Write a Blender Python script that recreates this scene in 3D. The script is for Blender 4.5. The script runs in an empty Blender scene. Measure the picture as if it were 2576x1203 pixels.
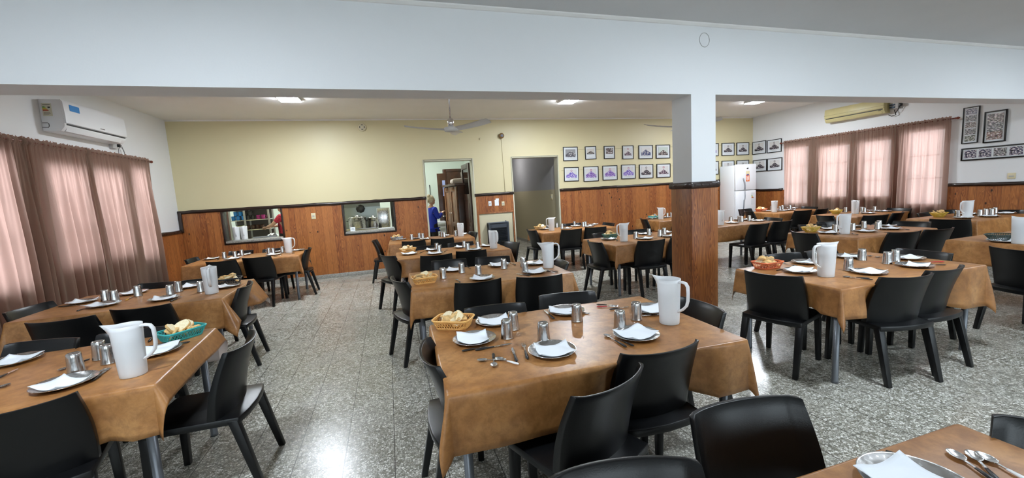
import bpy, bmesh, math, random
from mathutils import Vector, Matrix
random.seed(7)
PI = math.pi
S = bpy.context.scene
COL = S.collection

# ---------------------------------------------------------------- camera
CAM_P, YAW, PITCH, ROLL, FPX = Vector((0, 0, 1.6)), -0.28899, -0.11318, -0.05899, 1023.4447
_f = Vector((-math.sin(YAW)*math.cos(PITCH), math.cos(YAW)*math.cos(PITCH), math.sin(PITCH)))
_r0 = Vector((math.cos(YAW), math.sin(YAW), 0)); _u0 = _r0.cross(_f)
CR = _r0*math.cos(ROLL) + _u0*math.sin(ROLL); CU = -_r0*math.sin(ROLL) + _u0*math.cos(ROLL); CF = _f
cam_d = bpy.data.cameras.new('camera'); cam = bpy.data.objects.new('camera', cam_d); COL.objects.link(cam)
cam_d.sensor_fit = 'HORIZONTAL'; cam_d.sensor_width = 36; cam_d.lens = FPX*36/2576
cam_d.clip_start = .02; cam_d.clip_end = 100
cam.matrix_world = Matrix(((CR.x, CU.x, -CF.x, CAM_P.x), (CR.y, CU.y, -CF.y, CAM_P.y), (CR.z, CU.z, -CF.z, CAM_P.z), (0, 0, 0, 1)))
S.camera = cam
S.view_settings.view_transform = 'Standard'; S.view_settings.look = 'None'
S.view_settings.gamma = 1; S.view_settings.use_curve_mapping = False
S.view_settings.exposure = 1.15
S.cycles.use_denoising = True
# ---------------------------------------------------------------- daylight outside and lamp strength
W = bpy.data.worlds.new('world'); S.world = W; W.use_nodes = True
_bg = W.node_tree.nodes['Background']; _bg.inputs[0].default_value = (.82, .92, 1, 1); _bg.inputs[1].default_value = 4.1
LAMP = 165.0            # emission of the ceiling light diffusers
LAMP_FRONT = 115.0
KITCHEN_LAMP = 58.0
HALL_LAMP = 34.0
# room
XL, XR, YB, YF, HC, HF = -3.91, 10.26, 9.464, -4.6, 3.345, 3.21
BEAM0, BEAM1, BEAMZ = 3.614, 3.914, 2.504

# ---------------------------------------------------------------- mesh builder
class MB:
    def __init__(s): s.v = []; s.f = []; s.m = []; s.sm = []; s.uv = {}
    def quadgrid(s, pts, nu, nv, mi=0, flip=False, smooth=True):
        b = len(s.v); s.v += [tuple(p) for p in pts]
        for i in range(nu-1):
            for j in range(nv-1):
                q = (b+i*nv+j, b+(i+1)*nv+j, b+(i+1)*nv+j+1, b+i*nv+j+1)
                s.face(q[::-1] if flip else q, mi, smooth)
        return b
    def face(s, q, mi=0, smooth=False): s.f.append(tuple(q)); s.m.append(mi); s.sm.append(smooth)
    def box(s, x0, x1, y0, y1, z0, z1, mi=0):
        b = len(s.v)
        s.v += [(x, y, z) for z in (z0, z1) for y in (y0, y1) for x in (x0, x1)]
        for q in ((0, 2, 3, 1), (4, 5, 7, 6), (0, 1, 5, 4), (1, 3, 7, 5), (3, 2, 6, 7), (2, 0, 4, 6)): s.face([b+i for i in q], mi)
        return s
    def prism(s, pts, z0, z1, mi=0, axis='z'):
        n = len(pts); b = len(s.v)
        mk = {'z': lambda p, h: (p[0], p[1], h), 'x': lambda p, h: (h, p[0], p[1]), 'y': lambda p, h: (p[0], h, p[1])}[axis]
        s.v += [mk(p, z0) for p in pts] + [mk(p, z1) for p in pts]
        s.face([b+i for i in range(n)][::-1], mi); s.face([b+n+i for i in range(n)], mi)
        for i in range(n): s.face((b+i, b+(i+1) % n, b+n+(i+1) % n, b+n+i), mi)
        return s
    def lathe(s, prof, n=24, c=(0, 0, 0), mi=0, sx=1, sy=1, smooth=True):
        b = len(s.v); k = len(prof)
        for r, z in prof:
            for i in range(n):
                a = 2*PI*i/n; s.v.append((c[0]+r*sx*math.cos(a), c[1]+r*sy*math.sin(a), c[2]+z))
        for j in range(k-1):
            for i in range(n):
                s.face((b+j*n+i, b+j*n+(i+1) % n, b+(j+1)*n+(i+1) % n, b+(j+1)*n+i), mi, smooth)
        if prof[0][0] > 1e-6: s.face([b+i for i in range(n)][::-1], mi)
        if prof[-1][0] > 1e-6: s.face([b+(k-1)*n+i for i in range(n)], mi)
        return s
    def tube(s, path, r, n=8, mi=0, cap=True, sq=None):
        path = [Vector(p) for p in path]; b = len(s.v); k = len(path)
        rr = r if isinstance(r, (list, tuple)) else [r]*k
        t0 = (path[1]-path[0]).normalized()
        up = Vector((0, 0, 1)) if abs(t0.z) < .9 else Vector((0, 1, 0))
        nx = t0.cross(up).normalized()
        for i, p in enumerate(path):
            t = (path[min(i+1, k-1)]-path[max(i-1, 0)])
            t = t.normalized() if t.length > 1e-9 else t0
            nx = (nx - t*nx.dot(t)).normalized(); ny = t.cross(nx)
            for j in range(n):
                a = 2*PI*j/n + (PI/4 if n == 4 else 0)
                s.v.append(tuple(p + nx*(rr[i]*math.cos(a)*(sq[0] if sq else 1)) + ny*(rr[i]*math.sin(a)*(sq[1] if sq else 1))))
        for i in range(k-1):
            for j in range(n): s.face((b+i*n+j, b+i*n+(j+1) % n, b+(i+1)*n+(j+1) % n, b+(i+1)*n+j), mi, n > 4)
        if cap: s.face([b+j for j in range(n)][::-1], mi); s.face([b+(k-1)*n+j for j in range(n)], mi)
        return s
    def cyl(s, a, b_, r, n=12, mi=0): return s.tube([a, b_], r, n, mi)
    def ball(s, c, r, n=12, mi=0, sc=(1, 1, 1)):
        prof = [(max(r*math.sin(PI*i/8), 1e-4 if i in (0, 8) else 0), -r*math.cos(PI*i/8)) for i in range(9)]
        b = len(s.v); s.lathe(prof, n, (0, 0, 0), mi)
        for i in range(b, len(s.v)): v = s.v[i]; s.v[i] = (c[0]+v[0]*sc[0], c[1]+v[1]*sc[1], c[2]+v[2]*sc[2])
        return s
    def xf(s, M, start=0):
        for i in range(start, len(s.v)): s.v[i] = tuple(M @ Vector(s.v[i]))
        return s
    def mesh(s, name, mats, bevel=0, seg=2):
        me = bpy.data.meshes.new(name); me.from_pydata(s.v, [], s.f)
        mats = mats if isinstance(mats, (list, tuple)) else [mats]
        for m in mats: me.materials.append(m)
        me.polygons.foreach_set('material_index', [min(i, len(mats)-1) for i in s.m]); me.polygons.foreach_set('use_smooth', s.sm)
        bm = bmesh.new(); bm.from_mesh(me)
        bmesh.ops.remove_doubles(bm, verts=bm.verts, dist=1e-6)
        bmesh.ops.recalc_face_normals(bm, faces=bm.faces)
        if bevel:
            es = [e for e in bm.edges if len(e.link_faces) == 2 and e.calc_face_angle(0) > .6]
            bmesh.ops.bevel(bm, geom=es, offset=bevel, segments=seg, affect='EDGES', profile=.5, clamp_overlap=True)
            for f in bm.faces: f.smooth = True
        bm.to_mesh(me); bm.free()
        if bevel:
            try: me.set_sharp_from_angle(angle=.7)
            except Exception: pass
        me.update(); return me

# ---------------------------------------------------------------- object helpers
def link(name, data, parent=None, loc=(0, 0, 0), rot=0):
    o = bpy.data.objects.new(name, data); COL.objects.link(o)
    o.location = loc; o.rotation_euler = rot if isinstance(rot, (tuple, list)) else (0, 0, rot)
    if parent: o.parent = parent
    return o
def tag(o, label, cat, group=None):
    o['label'] = label; o['category'] = cat
    if group: o['group'] = group
    return o
def thing(name, label, cat, loc=(0, 0, 0), rot=0, group=None): return tag(link(name, None, None, loc, rot), label, cat, group)
def part(name, mb, mats, parent, bevel=0, label=None, loc=(0, 0, 0), rot=0):
    o = link(name, mb.mesh(name, mats, bevel) if isinstance(mb, MB) else mb, parent, loc, rot)
    if label: o['label'] = label
    return o
def solo(name, mb, mats, label, cat, group=None, loc=(0, 0, 0), rot=0, bevel=0):
    return tag(link(name, mb.mesh(name, mats, bevel) if isinstance(mb, MB) else mb, None, loc, rot), label, cat, group)
def struct(name, mb, mats, parent=None, bevel=0, label=None):
    o = link(name, mb.mesh(name, mats, bevel), parent)
    if not parent:
        o['kind'] = 'structure'
        if label: o['label'] = label
    return o
REG = []     # repeats that get their label from their order along the table: (object, one, many, place)
def later(o, one, many, place, cat, group):
    o['category'] = cat; o['group'] = group; REG.append((o, one, many, place)); return o
def screen_x(p):
    d = Vector(p)-CAM_P; return d.dot(CR)/max(d.dot(CF), .05)
ORD = ['first', 'second', 'third', 'fourth', 'fifth', 'sixth', 'seventh', 'eighth', 'ninth', 'tenth', 'eleventh', 'twelfth']
NUM = ['zero', 'one', 'two', 'three', 'four', 'five', 'six', 'seven', 'eight', 'nine', 'ten', 'eleven', 'twelve']
def write_labels():
    by = {}
    for r in REG: by.setdefault((r[1], r[2], r[3]), []).append(r[0])
    for (one, many, place), obs in by.items():
        obs.sort(key=lambda o: screen_x(o.matrix_basis.translation))
        for i, o in enumerate(obs):
            n = len(obs)
            if n == 1: o['label'] = '%s %s' % (one, place)
            elif n == 2: o['label'] = '%s of two %s %s' % (('left', 'right')[i], many, place)
            else: o['label'] = '%s of %s %s %s' % ('leftmost' if i == 0 else 'rightmost' if i == n-1 else ORD[i]+' from left', NUM[n], many, place)

# ---------------------------------------------------------------- materials
class NT:
    def __init__(s, name):
        s.m = bpy.data.materials.new(name); s.m.use_nodes = True; s.t = s.m.node_tree
        s.p = s.t.nodes['Principled BSDF']; s.out = s.t.nodes['Material Output']
    def n(s, ty, ins=None, **at):
        x = s.t.nodes.new(ty)
        for k, v in at.items(): setattr(x, k, v)
        for k, v in (ins or {}).items(): s.set(x, k, v)
        return x
    def set(s, x, k, v):
        i = x.inputs[k]
        if isinstance(v, bpy.types.NodeSocket): s.t.links.new(v, i)
        elif isinstance(v, bpy.types.Node): s.t.links.new(v.outputs[0], i)
        else: i.default_value = (tuple(v)+(1,))[:4] if i.type == 'RGBA' and len(v) == 3 else v
    def math(s, op, a, b=0.0, c=None):
        x = s.n('ShaderNodeMath', {0: a, 1: b}, operation=op)
        if c is not None: s.set(x, 2, c)
        return x.outputs[0]
    def mix(s, fac, a, b, blend='MIX'):
        x = s.n('ShaderNodeMix', data_type='RGBA', blend_type=blend)
        s.set(x, 0, fac); s.set(x, 6, a); s.set(x, 7, b); return x.outputs[2]
    def ramp(s, fac, stops, interp='LINEAR'):
        x = s.n('ShaderNodeValToRGB', {0: fac}); e = x.color_ramp.elements; x.color_ramp.interpolation = interp
        while len(e) < len(stops): e.new(.5)
        for i, (p, c) in enumerate(stops):
            e[i].position = p; e[i].color = (tuple(c)+(1,))[:4] if not isinstance(c, (int, float)) else (c, c, c, 1)
        return x.outputs[0]
    def bump(s, h, strength=.2, dist=.01):
        b = s.n('ShaderNodeBump', {'Height': h, 'Strength': strength, 'Distance': dist}); s.set(s.p, 'Normal', b.outputs[0])
    def pr(s, **k):
        for a, v in k.items(): s.set(s.p, a.replace('_', ' '), v)
        return s
def M(name, col, rough=.5, metal=0, bump=0, bscale=40, var=0, vscale=6, spec=None):
    t = NT(name); t.pr(Base_Color=col, Roughness=rough, Metallic=metal)
    if spec is not None: t.set(t.p, 'Specular IOR Level', spec)
    if var or bump:
        co = t.n('ShaderNodeTexCoord').outputs['Object']
    if var:
        nz = t.n('ShaderNodeTexNoise', {'Vector': co, 'Scale': vscale, 'Detail': 4.0}).outputs[0]
        t.set(t.p, 'Base Color', t.mix(t.ramp(nz, [(.3, 0.0), (.7, 1.0)]), tuple(c*(1-var) for c in col), tuple(min(1, c*(1+var)) for c in col)))
    if bump:
        t.bump(t.n('ShaderNodeTexNoise', {'Vector': co, 'Scale': bscale, 'Detail': 3.0}).outputs[0], bump)
    return t.m
def emit(name, col, st):
    t = NT(name); e = t.n('ShaderNodeEmission', {0: col, 1: st}); t.t.links.new(e.outputs[0], t.out.inputs[0]); return t.m

def wood_mat(name, pw=.105, tone=1.0):
    t = NT(name); co = t.n('ShaderNodeTexCoord').outputs['Object']
    sp = t.n('ShaderNodeSeparateXYZ', {0: co}); u = t.math('ADD', sp.outputs[0], sp.outputs[1])
    pl = t.math('DIVIDE', u, pw); rnd = t.n('ShaderNodeTexWhiteNoise', {'W': t.math('FLOOR', pl)}, noise_dimensions='1D').outputs[0]
    vec = t.n('ShaderNodeCombineXYZ', {0: t.math('MULTIPLY', u, 9.0), 1: t.math('MULTIPLY', rnd, 37.0), 2: t.math('MULTIPLY', sp.outputs[2], .8)}).outputs[0]
    g1 = t.n('ShaderNodeTexNoise', {'Vector': vec, 'Scale': 1.6, 'Detail': 2.0, 'Distortion': .6}).outputs[0]
    rings = t.math('FRACT', t.math('MULTIPLY', g1, 13.0))
    fine = t.n('ShaderNodeTexNoise', {'Vector': t.n('ShaderNodeCombineXYZ', {0: t.math('MULTIPLY', u, 120.0), 1: rnd, 2: t.math('MULTIPLY', sp.outputs[2], 5.0)}).outputs[0], 'Scale': 1.0, 'Detail': 3.0}).outputs[0]
    k = tone
    c = t.ramp(rings, [(0, (.29*k, .104*k, .026*k)), (.5, (.19*k, .058*k, .013*k)), (.85, (.075*k, .019*k, .005*k)), (1, (.25*k, .082*k, .02*k))])
    c = t.mix(t.ramp(fine, [(.42, 0.0), (.66, .85)]), c, (.12*k, .03*k, .008*k))
    c = t.mix(t.math('MULTIPLY', rnd, .55), c, (.33*k, .128*k, .034*k))
    kn = t.n('ShaderNodeTexVoronoi', {'Vector': t.n('ShaderNodeCombineXYZ', {0: t.math('MULTIPLY', u, 6.0), 1: 0.0, 2: t.math('MULTIPLY', sp.outputs[2], 3.6)}).outputs[0], 'Scale': 1.0}).outputs[0]
    c = t.mix(t.ramp(kn, [(.06, 1.0), (.11, .0)]), c, (.025, .008, .004))
    fr = t.math('FRACT', pl); gr = t.math('LESS_THAN', t.math('MINIMUM', fr, t.math('SUBTRACT', 1.0, fr)), .022)
    c = t.mix(t.math('MULTIPLY', gr, .5), c, (.035, .012, .005))
    t.pr(Base_Color=c, Roughness=.42); t.bump(t.math('SUBTRACT', 1.0, gr), .35, .004); return t.m
def floor_mat():
    t = NT('terrazzo'); co = t.n('ShaderNodeTexCoord').outputs['Object']
    v = t.n('ShaderNodeTexVoronoi', {'Vector': co, 'Scale': 70.0, 'Randomness': 1.0})
    ch = t.n('ShaderNodeSeparateColor', {0: v.outputs['Color']}).outputs[0]
    chip = t.ramp(ch, [(0, (.20, .19, .15)), (.3, (.42, .405, .345)), (.7, (.62, .61, .54)), (1, (.90, .89, .83))])
    e = t.n('ShaderNodeTexVoronoi', {'Vector': co, 'Scale': 70.0}, feature='DISTANCE_TO_EDGE').outputs[0]
    c = t.mix(t.ramp(e, [(.02, 1.0), (.13, 0.0)]), chip, (.17, .16, .135))
    big = t.n('ShaderNodeTexNoise', {'Vector': co, 'Scale': 1.3, 'Detail': 3.0}).outputs[0]
    c = t.mix(t.ramp(big, [(.35, .0), (.7, .18)]), c, (.40, .34, .26), 'MULTIPLY')
    sp = t.n('ShaderNodeSeparateXYZ', {0: co})
    def lines(x, off):
        f = t.math('FRACT', t.math('DIVIDE', t.math('ADD', x, off), .30))
        return t.math('LESS_THAN', t.math('MINIMUM', f, t.math('SUBTRACT', 1.0, f)), .009)
    gx = lines(sp.outputs[0], 30.10); gy = lines(sp.outputs[1], 30.14)
    c = t.mix(t.math('MULTIPLY', gx, .9), c, (.06, .055, .05)); c = t.mix(t.math('MULTIPLY', gy, .45), c, (.07, .065, .055))
    rg = t.n('ShaderNodeTexNoise', {'Vector': co, 'Scale': 2.2, 'Detail': 4.0}).outputs[0]
    t.pr(Base_Color=c, Roughness=t.ramp(rg, [(.3, .19), (.75, .34)])); return t.m
def cloth_mat():
    t = NT('brown_vinyl'); co = t.n('ShaderNodeTexCoord').outputs['Object']
    a = t.n('ShaderNodeTexNoise', {'Vector': co, 'Scale': 2.6, 'Detail': 7.0, 'Roughness': .68, 'Distortion': .2}).outputs[0]
    b = t.n('ShaderNodeTexNoise', {'Vector': co, 'Scale': 15.0, 'Detail': 8.0, 'Roughness': .7, 'Distortion': .3}).outputs[0]
    c = t.ramp(a, [(.30, (.27, .112, .032)), (.5, (.42, .19, .06)), (.68, (.55, .28, .105))])
    c = t.mix(t.ramp(b, [(.38, .48), (.58, 0.0)]), c, (.17, .062, .018))
    t.pr(Base_Color=c, Roughness=.36); t.bump(b, .12, .004); return t.m
def curtain_mat():
    t = NT('taupe_voile'); co = t.n('ShaderNodeTexCoord').outputs['Object']
    nz = t.n('ShaderNodeTexNoise', {'Vector': co, 'Scale': 260.0, 'Detail': 2.0}).outputs[0]
    d = t.n('ShaderNodeBsdfDiffuse', {0: t.mix(nz, (.15, .118, .086), (.21, .168, .128))})
    tr = t.n('ShaderNodeBsdfTranslucent', {0: (.95, .56, .48, 1)})
    mx = t.n('ShaderNodeMixShader', {0: .32, 1: d.outputs[0], 2: tr.outputs[0]})
    tp = t.n('ShaderNodeBsdfTransparent', {0: (1, .80, .75, 1)})
    m2 = t.n('ShaderNodeMixShader', {0: .03, 1: mx.outputs[0], 2: tp.outputs[0]})
    t.t.links.new(m2.outputs[0], t.out.inputs[0]); return t.m
def frosted(name, col, tpn=.3, trn=.45, rough=.35):
    t = NT(name)
    d = t.n('ShaderNodeBsdfDiffuse', {0: col}); tr = t.n('ShaderNodeBsdfTranslucent', {0: col})
    a = t.n('ShaderNodeMixShader', {0: trn, 1: d.outputs[0], 2: tr.outputs[0]})
    tp = t.n('ShaderNodeBsdfTransparent', {0: (.95, .97, 1, 1)})
    b = t.n('ShaderNodeMixShader', {0: tpn, 1: a.outputs[0], 2: tp.outputs[0]})
    g = t.n('ShaderNodeBsdfGlossy', {0: (1, 1, 1, 1), 'Roughness': rough}); fr = t.n('ShaderNodeFresnel', {0: 1.4})
    c = t.n('ShaderNodeMixShader', {0: t.math('MULTIPLY', fr.outputs[0], .8), 1: b.outputs[0], 2: g.outputs[0]})
    t.t.links.new(c.outputs[0], t.out.inputs[0]); return t.m
def glass_mat():
    t = NT('window_glass'); tp = t.n('ShaderNodeBsdfTransparent', {0: (.93, .95, .95, 1)}); g = t.n('ShaderNodeBsdfGlossy', {0: (1, 1, 1, 1), 'Roughness': .03})
    fr = t.n('ShaderNodeFresnel', {0: 1.45}); m = t.n('ShaderNodeMixShader', {0: fr.outputs[0], 1: tp.outputs[0], 2: g.outputs[0]})
    t.t.links.new(m.outputs[0], t.out.inputs[0]); return t.m
def steel_mat(name, rough=.22, col=(.56, .55, .54)):
    t = NT(name); co = t.n('ShaderNodeTexCoord').outputs['Object']
    nz = t.n('ShaderNodeTexNoise', {'Vector': co, 'Scale': 55.0, 'Detail': 4.0}).outputs[0]
    t.pr(Base_Color=col, Metallic=1.0, Roughness=t.ramp(nz, [(.3, rough*.7), (.75, rough*1.5)])); return t.m
def crumb_mat():
    t = NT('bread_crumb'); co = t.n('ShaderNodeTexCoord').outputs['Object']
    nz = t.n('ShaderNodeTexNoise', {'Vector': co, 'Scale': 120.0, 'Detail': 4.0}).outputs[0]
    t.pr(Base_Color=t.ramp(nz, [(.3, (.84, .68, .40)), (.6, (.94, .84, .60))]), Roughness=.9); t.bump(nz, .4, .003); return t.m
def print_mat(name, sky, dark, mid, crest=None, base=.45, full=False, seed=0.0):
    """group photograph: a tiered crowd of dark and light blobs under a plain backdrop, u and v from 0 to 1"""
    t = NT(name); uv = t.n('ShaderNodeUVMap').outputs[0]; sp = t.n('ShaderNodeSeparateXYZ', {0: uv}); u, v = sp.outputs[0], sp.outputs[1]
    off = t.n('ShaderNodeVectorMath', {0: uv, 1: (seed*3.7, seed*1.9, seed)}, operation='ADD').outputs[0]
    nz = t.n('ShaderNodeTexNoise', {'Vector': off, 'Scale': 6.0 if full else 9.0, 'Detail': 5.0 if full else 3.0, 'Distortion': .1 if full else .7}).outputs[0]
    crowd = t.ramp(nz, [(.38, dark), (.5, mid), (.6, (.72, .68, .68))], 'CONSTANT' if not full else 'LINEAR')
    du = t.math('ABSOLUTE', t.math('SUBTRACT', u, .5))
    top = t.math('ADD', t.math('SUBTRACT', base+.28, t.math('MULTIPLY', du, .95)), t.math('MULTIPLY', t.math('SUBTRACT', nz, .5), .25))
    if full:
        n2 = t.n('ShaderNodeTexNoise', {'Vector': off, 'Scale': 14.0, 'Detail': 4.0}); crowd = t.mix(.55, crowd, t.n('ShaderNodeHueSaturation', {'Saturation': 1.3, 'Value': .7, 'Color': n2.outputs['Color']}), 'OVERLAY')
    mask = t.math('MAXIMUM', t.math('LESS_THAN', v, top), t.math('LESS_THAN', v, base*.75)) if not full else 1.0
    c = t.mix(mask, sky, crowd)
    if crest:
        dv = t.math('SUBTRACT', v, .84); d = t.math('SQRT', t.math('ADD', t.math('POWER', t.math('MULTIPLY', t.math('SUBTRACT', u, .5), 1.35), 2.0), t.math('POWER', dv, 2.0)))
        ring = t.math('MULTIPLY', t.math('GREATER_THAN', d, .07), t.math('LESS_THAN', d, .125)); c = t.mix(ring, c, crest)
    t.pr(Base_Color=c, Roughness=.25); return t.m

white = M('white_paint', (.76, .77, .78), .55, bump=.04, bscale=60)
yellow = M('yellow_paint', (.655, .585, .36), .45, bump=.04, bscale=60)
ceil_m = M('ceiling_paint', (.80, .79, .77), .7, var=.03, vscale=1.2)
wood = wood_mat('varnished_pine', .105, 1.6); wood_dark = wood_mat('varnished_pine_pillar', .055, 1.3)
rail_m = M('dark_log_trim', (.022, .011, .008), .3, bump=.8, bscale=14, var=.4)
floor_m = floor_mat(); cloth_m = cloth_mat(); cloth_back = M('felt_backing', (.72, .60, .54), .85, var=.06)
black = M('black_plastic', (.0032, .0034, .004), .33, bump=.05, bscale=220, spec=.38)
grey_metal = M('grey_painted_steel', (.17, .18, .20), .35, .5)
steel = steel_mat('stainless_steel', .22, (.66, .65, .64)); steel_dark = steel_mat('worn_steel', .2, (.56, .55, .54)); chrome = steel_mat('chrome', .1, (.75, .75, .76))
paper = M('white_paper', (.90, .94, .99), .8)
jug_m = frosted('frosted_plastic', (.98, .985, .99), .26, .18); water_m = frosted('water', (.94, .96, .98), .0, .25, .1)
crumb = crumb_mat(); crust = M('bread_crust', (.74, .47, .19), .7, bump=.5, bscale=60, var=.3, vscale=30)
blackp = M('black_handle', (.006, .006, .007), .4); redp = M('red_handle', (.45, .02, .02), .35); whitep = M('white_handle', (.85, .85, .85), .35); yellowp = M('yellow_handle', (.75, .42, .03), .35)
curtain_m = curtain_mat(); glass = glass_mat(); rod_m = M('mahogany_rod', (.16, .03, .015), .35)
appl = M('appliance_white', (.80, .82, .85), .3); old_plastic = M('yellowed_plastic', (.62, .55, .28), .4, var=.05)
grey_pl = M('grey_plastic', (.45, .45, .44), .45); dark_gap = M('dark_slot', (.03, .03, .03), .6)
cream = M('cream_paint', (.66, .60, .42), .45); frame_paint = M('door_frame_paint', (.52, .50, .38), .4)
darkwood = M('dark_varnished_wood', (.045, .018, .010), .3, var=.35, vscale=9)
heater_m = M('heater_blue_grey', (.035, .045, .06), .4); granite = M('grey_granite', (.32, .31, .28), .25, var=.45, vscale=90)
tile_w = M('kitchen_tile', (.70, .78, .72), .3); ivory = M('ivory_switch', (.72, .64, .42), .4)
hall_grey = M('hall_grey_paint', (.36, .36, .38), .6); hall_beige = M('hall_beige_paint', (.48, .43, .29), .5)
lamp_m = emit('led_diffuser', (.86, .93, 1.0, 1), LAMP); lamp_f = emit('led_diffuser_front', (.80, .90, 1.0, 1), LAMP_FRONT); lamp_k = emit('kitchen_tube', (.95, 1, .95, 1), KITCHEN_LAMP)
# ================================================================ THE ROOM
def holed(mb, axis, c0, c1, u0, u1, z0, z1, holes, mi=0):
    us = sorted({u0, u1} | {h[i] for h in holes for i in (0, 1) if u0 < h[i] < u1})
    zs = sorted({z0, z1} | {h[i] for h in holes for i in (2, 3) if z0 < h[i] < z1})
    for a, b in zip(us, us[1:]):
        run = None
        for c, d in zip(zs, zs[1:]):
            um, zm = (a+b)/2, (c+d)/2
            if any(h[0] < um < h[1] and h[2] < zm < h[3] for h in holes): continue
            if axis == 'x': mb.box(a, b, c0, c1, c, d, mi)      # wall running along x
            else: mb.box(c0, c1, a, b, c, d, mi)
    return mb
HATCH = [(-3.17, -2.14, .95, 1.556), (-.93, .10, .95, 1.556)]
D1, D2 = (.845, 1.955, -1, 2.425), (2.915, 4.115, -1, 2.435)
HOLES = [(a-.015, b+.015, c-.012, d+.012) for a, b, c, d in HATCH]
WIN_L = [(5.15, 5.85, .84, 2.38), (6.24, 6.97, .96, 2.30), (7.06, 7.78, .96, 2.30), (7.95, 8.45, .84, 2.38)]
WIN_R = [(7.77, 8.45, .84, 2.38), (6.81, 7.54, 1.0, 2.30), (6.0, 6.66, 1.0, 2.30), (5.13, 5.82, .84, 2.38)]
WIN_F = [(-3.2, -.9, .85, 2.4), (.3, 2.9, .85, 2.4), (4.1, 6.7, .85, 2.4), (7.6, 9.8, .85, 2.4)]
struct('floor', MB().box(XL-.3, XR+.3, YF-.3, 16.2, -.12, 0), floor_m)
struct('ceiling', MB().box(XL-.2, XR+.2, BEAM1, YB+.2, HC, HC+.1), ceil_m)
struct('ceiling_front', MB().box(XL-.2, XR+.2, YF-.2, BEAM0, HF, HF+.24), M('ceiling_paint_low_bounce', (.62, .62, .62), .7, var=.03, vscale=1.2))  # ceiling paint darkened in its colour to cut bounce light onto the beam
struct('wall_back', holed(MB(), 'x', YB, YB+.2, XL-.2, XR+.2, 0, HC+.1, HOLES+[D1, D2]), yellow)
struct('wall_left', holed(MB(), 'y', XL-.2, XL, YF, YB, 0, HC+.1, WIN_L), white)
struct('wall_right', holed(MB(), 'y', XR, XR+.2, YF, YB, 0, HC+.1, WIN_R), white)
struct('wall_front', holed(MB(), 'x', YF-.2, YF, XL-.2, XR+.2, 0, HC+.1, WIN_F), white)
struct('beam', MB().box(XL, XR, BEAM0, BEAM1, BEAMZ, HC+.1), white)
struct('trim_1', MB().prism([(BEAM0, HF), (BEAM0, HF-.03), (BEAM0-.012, HF-.028), (BEAM0-.03, HF-.012), (BEAM0-.032, HF)], XL, XR, 0, 'x'), ceil_m)
struct('trim_2', MB().prism([(YB, HC), (YB, HC-.022), (YB-.022, HC)], XL, XR, 0, 'x'), ceil_m)
# filled round hole on the beam
mb = MB()
mb.tube([(3.272+.062*math.cos(a*PI/12), BEAM0-.001, 3.05+.07*math.sin(a*PI/12)) for a in range(25)], .0035, 6)
solo('cover_ring', mb, grey_pl, 'thin grey ring of a round cover plate on the white beam', 'cover plate')
# pillar
struct('pillar', MB().box(3.10, 3.412, BEAM0, BEAM1, 1.5, BEAMZ), white)
mb = MB().box(3.084, 3.428, BEAM0-.016, BEAM1+.016, 0, 1.535)
struct('pillar_cladding', mb, wood_dark, bevel=.006)
mb = MB().box(3.062, 3.450, BEAM0-.038, BEAM1+.038, 1.53, 1.60)
struct('trim_3', mb, rail_m, bevel=.022)
mb = MB()
for x in (3.11, 3.20, 3.31, 3.40): mb.ball((x, BEAM0-.038, 1.567), .011, 8)
for y in (BEAM0+.06, BEAM1-.06): mb.ball((3.062, y, 1.567), .011, 8)
struct('trim_4', mb, M('nail_heads', (.07, .05, .045), .3, .3))
# wainscot
alc = (2.03, 2.862, -1, 1.135)
mb = holed(MB(), 'x', YB-.018, YB, XL, .825, .085, 1.59, HOLES); holed(mb, 'x', YB-.018, YB, 1.98, 2.90, .085, 1.59, [alc]); holed(mb, 'x', YB-.018, YB, 4.135, XR, .085, 1.59, [])
struct('wainscot_back', mb, wood)
struct('wainscot_left', holed(MB(), 'y', XL, XL+.018, BEAM1, YB-.018, .085, 1.22, WIN_L), wood)
struct('wainscot_right', holed(MB(), 'y', XR-.018, XR, BEAM1-1.5, YB-.018, .085, 1.25, WIN_R), wood)
for i, (a, b) in enumerate(((XL, .825), (1.98, 2.03), (2.862, 2.90), (4.135, XR))):
    struct('baseboard_back', MB().box(a, b, YB-.026, YB, 0, .085), granite, bevel=.003)
struct('baseboard_left', MB().box(XL, XL+.026, YF, YB-.03, 0, .085), granite, bevel=.003)
struct('baseboard_right', MB().box(XR-.026, XR, YF, YB-.03, 0, .085), granite, bevel=.003)
def log(axis, a, b, c, z, r=.034):
    rnd = random.Random(int(a*100+b*10+z*1000)); n = max(6, int((b-a)/.12)); path = []; rr = []
    for i in range(n+1):
        u = a+(b-a)*i/n; zz = z+rnd.uniform(-.004, .004)
        path.append((u, c, zz) if axis == 'x' else (c, u, zz) if axis == 'y' else (c[0], c[1], u)); rr.append(r*rnd.uniform(.92, 1.08))
    return MB().tube(path, rr, 10)
k = 5
for ax, a, b, c, z in (('x', XL, .835, YB-.02, 1.593), ('x', 1.965, 2.915, YB-.02, 1.593), ('x', 4.12, XR, YB-.02, 1.593), ('y', BEAM1-1, 5.0, XL+.02, 1.222), ('y', 8.52, YB-.05, XL+.02, 1.222), ('y', 2.0, 5.06, XR-.02, 1.256), ('y', 8.49, YB-.05, XR-.02, 1.256), ('z', 1.20, 1.61, (XL+.03, YB-.035), 0)):
    struct('trim_%d' % k, log(ax, a, b, c, z), rail_m); k += 1
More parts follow.
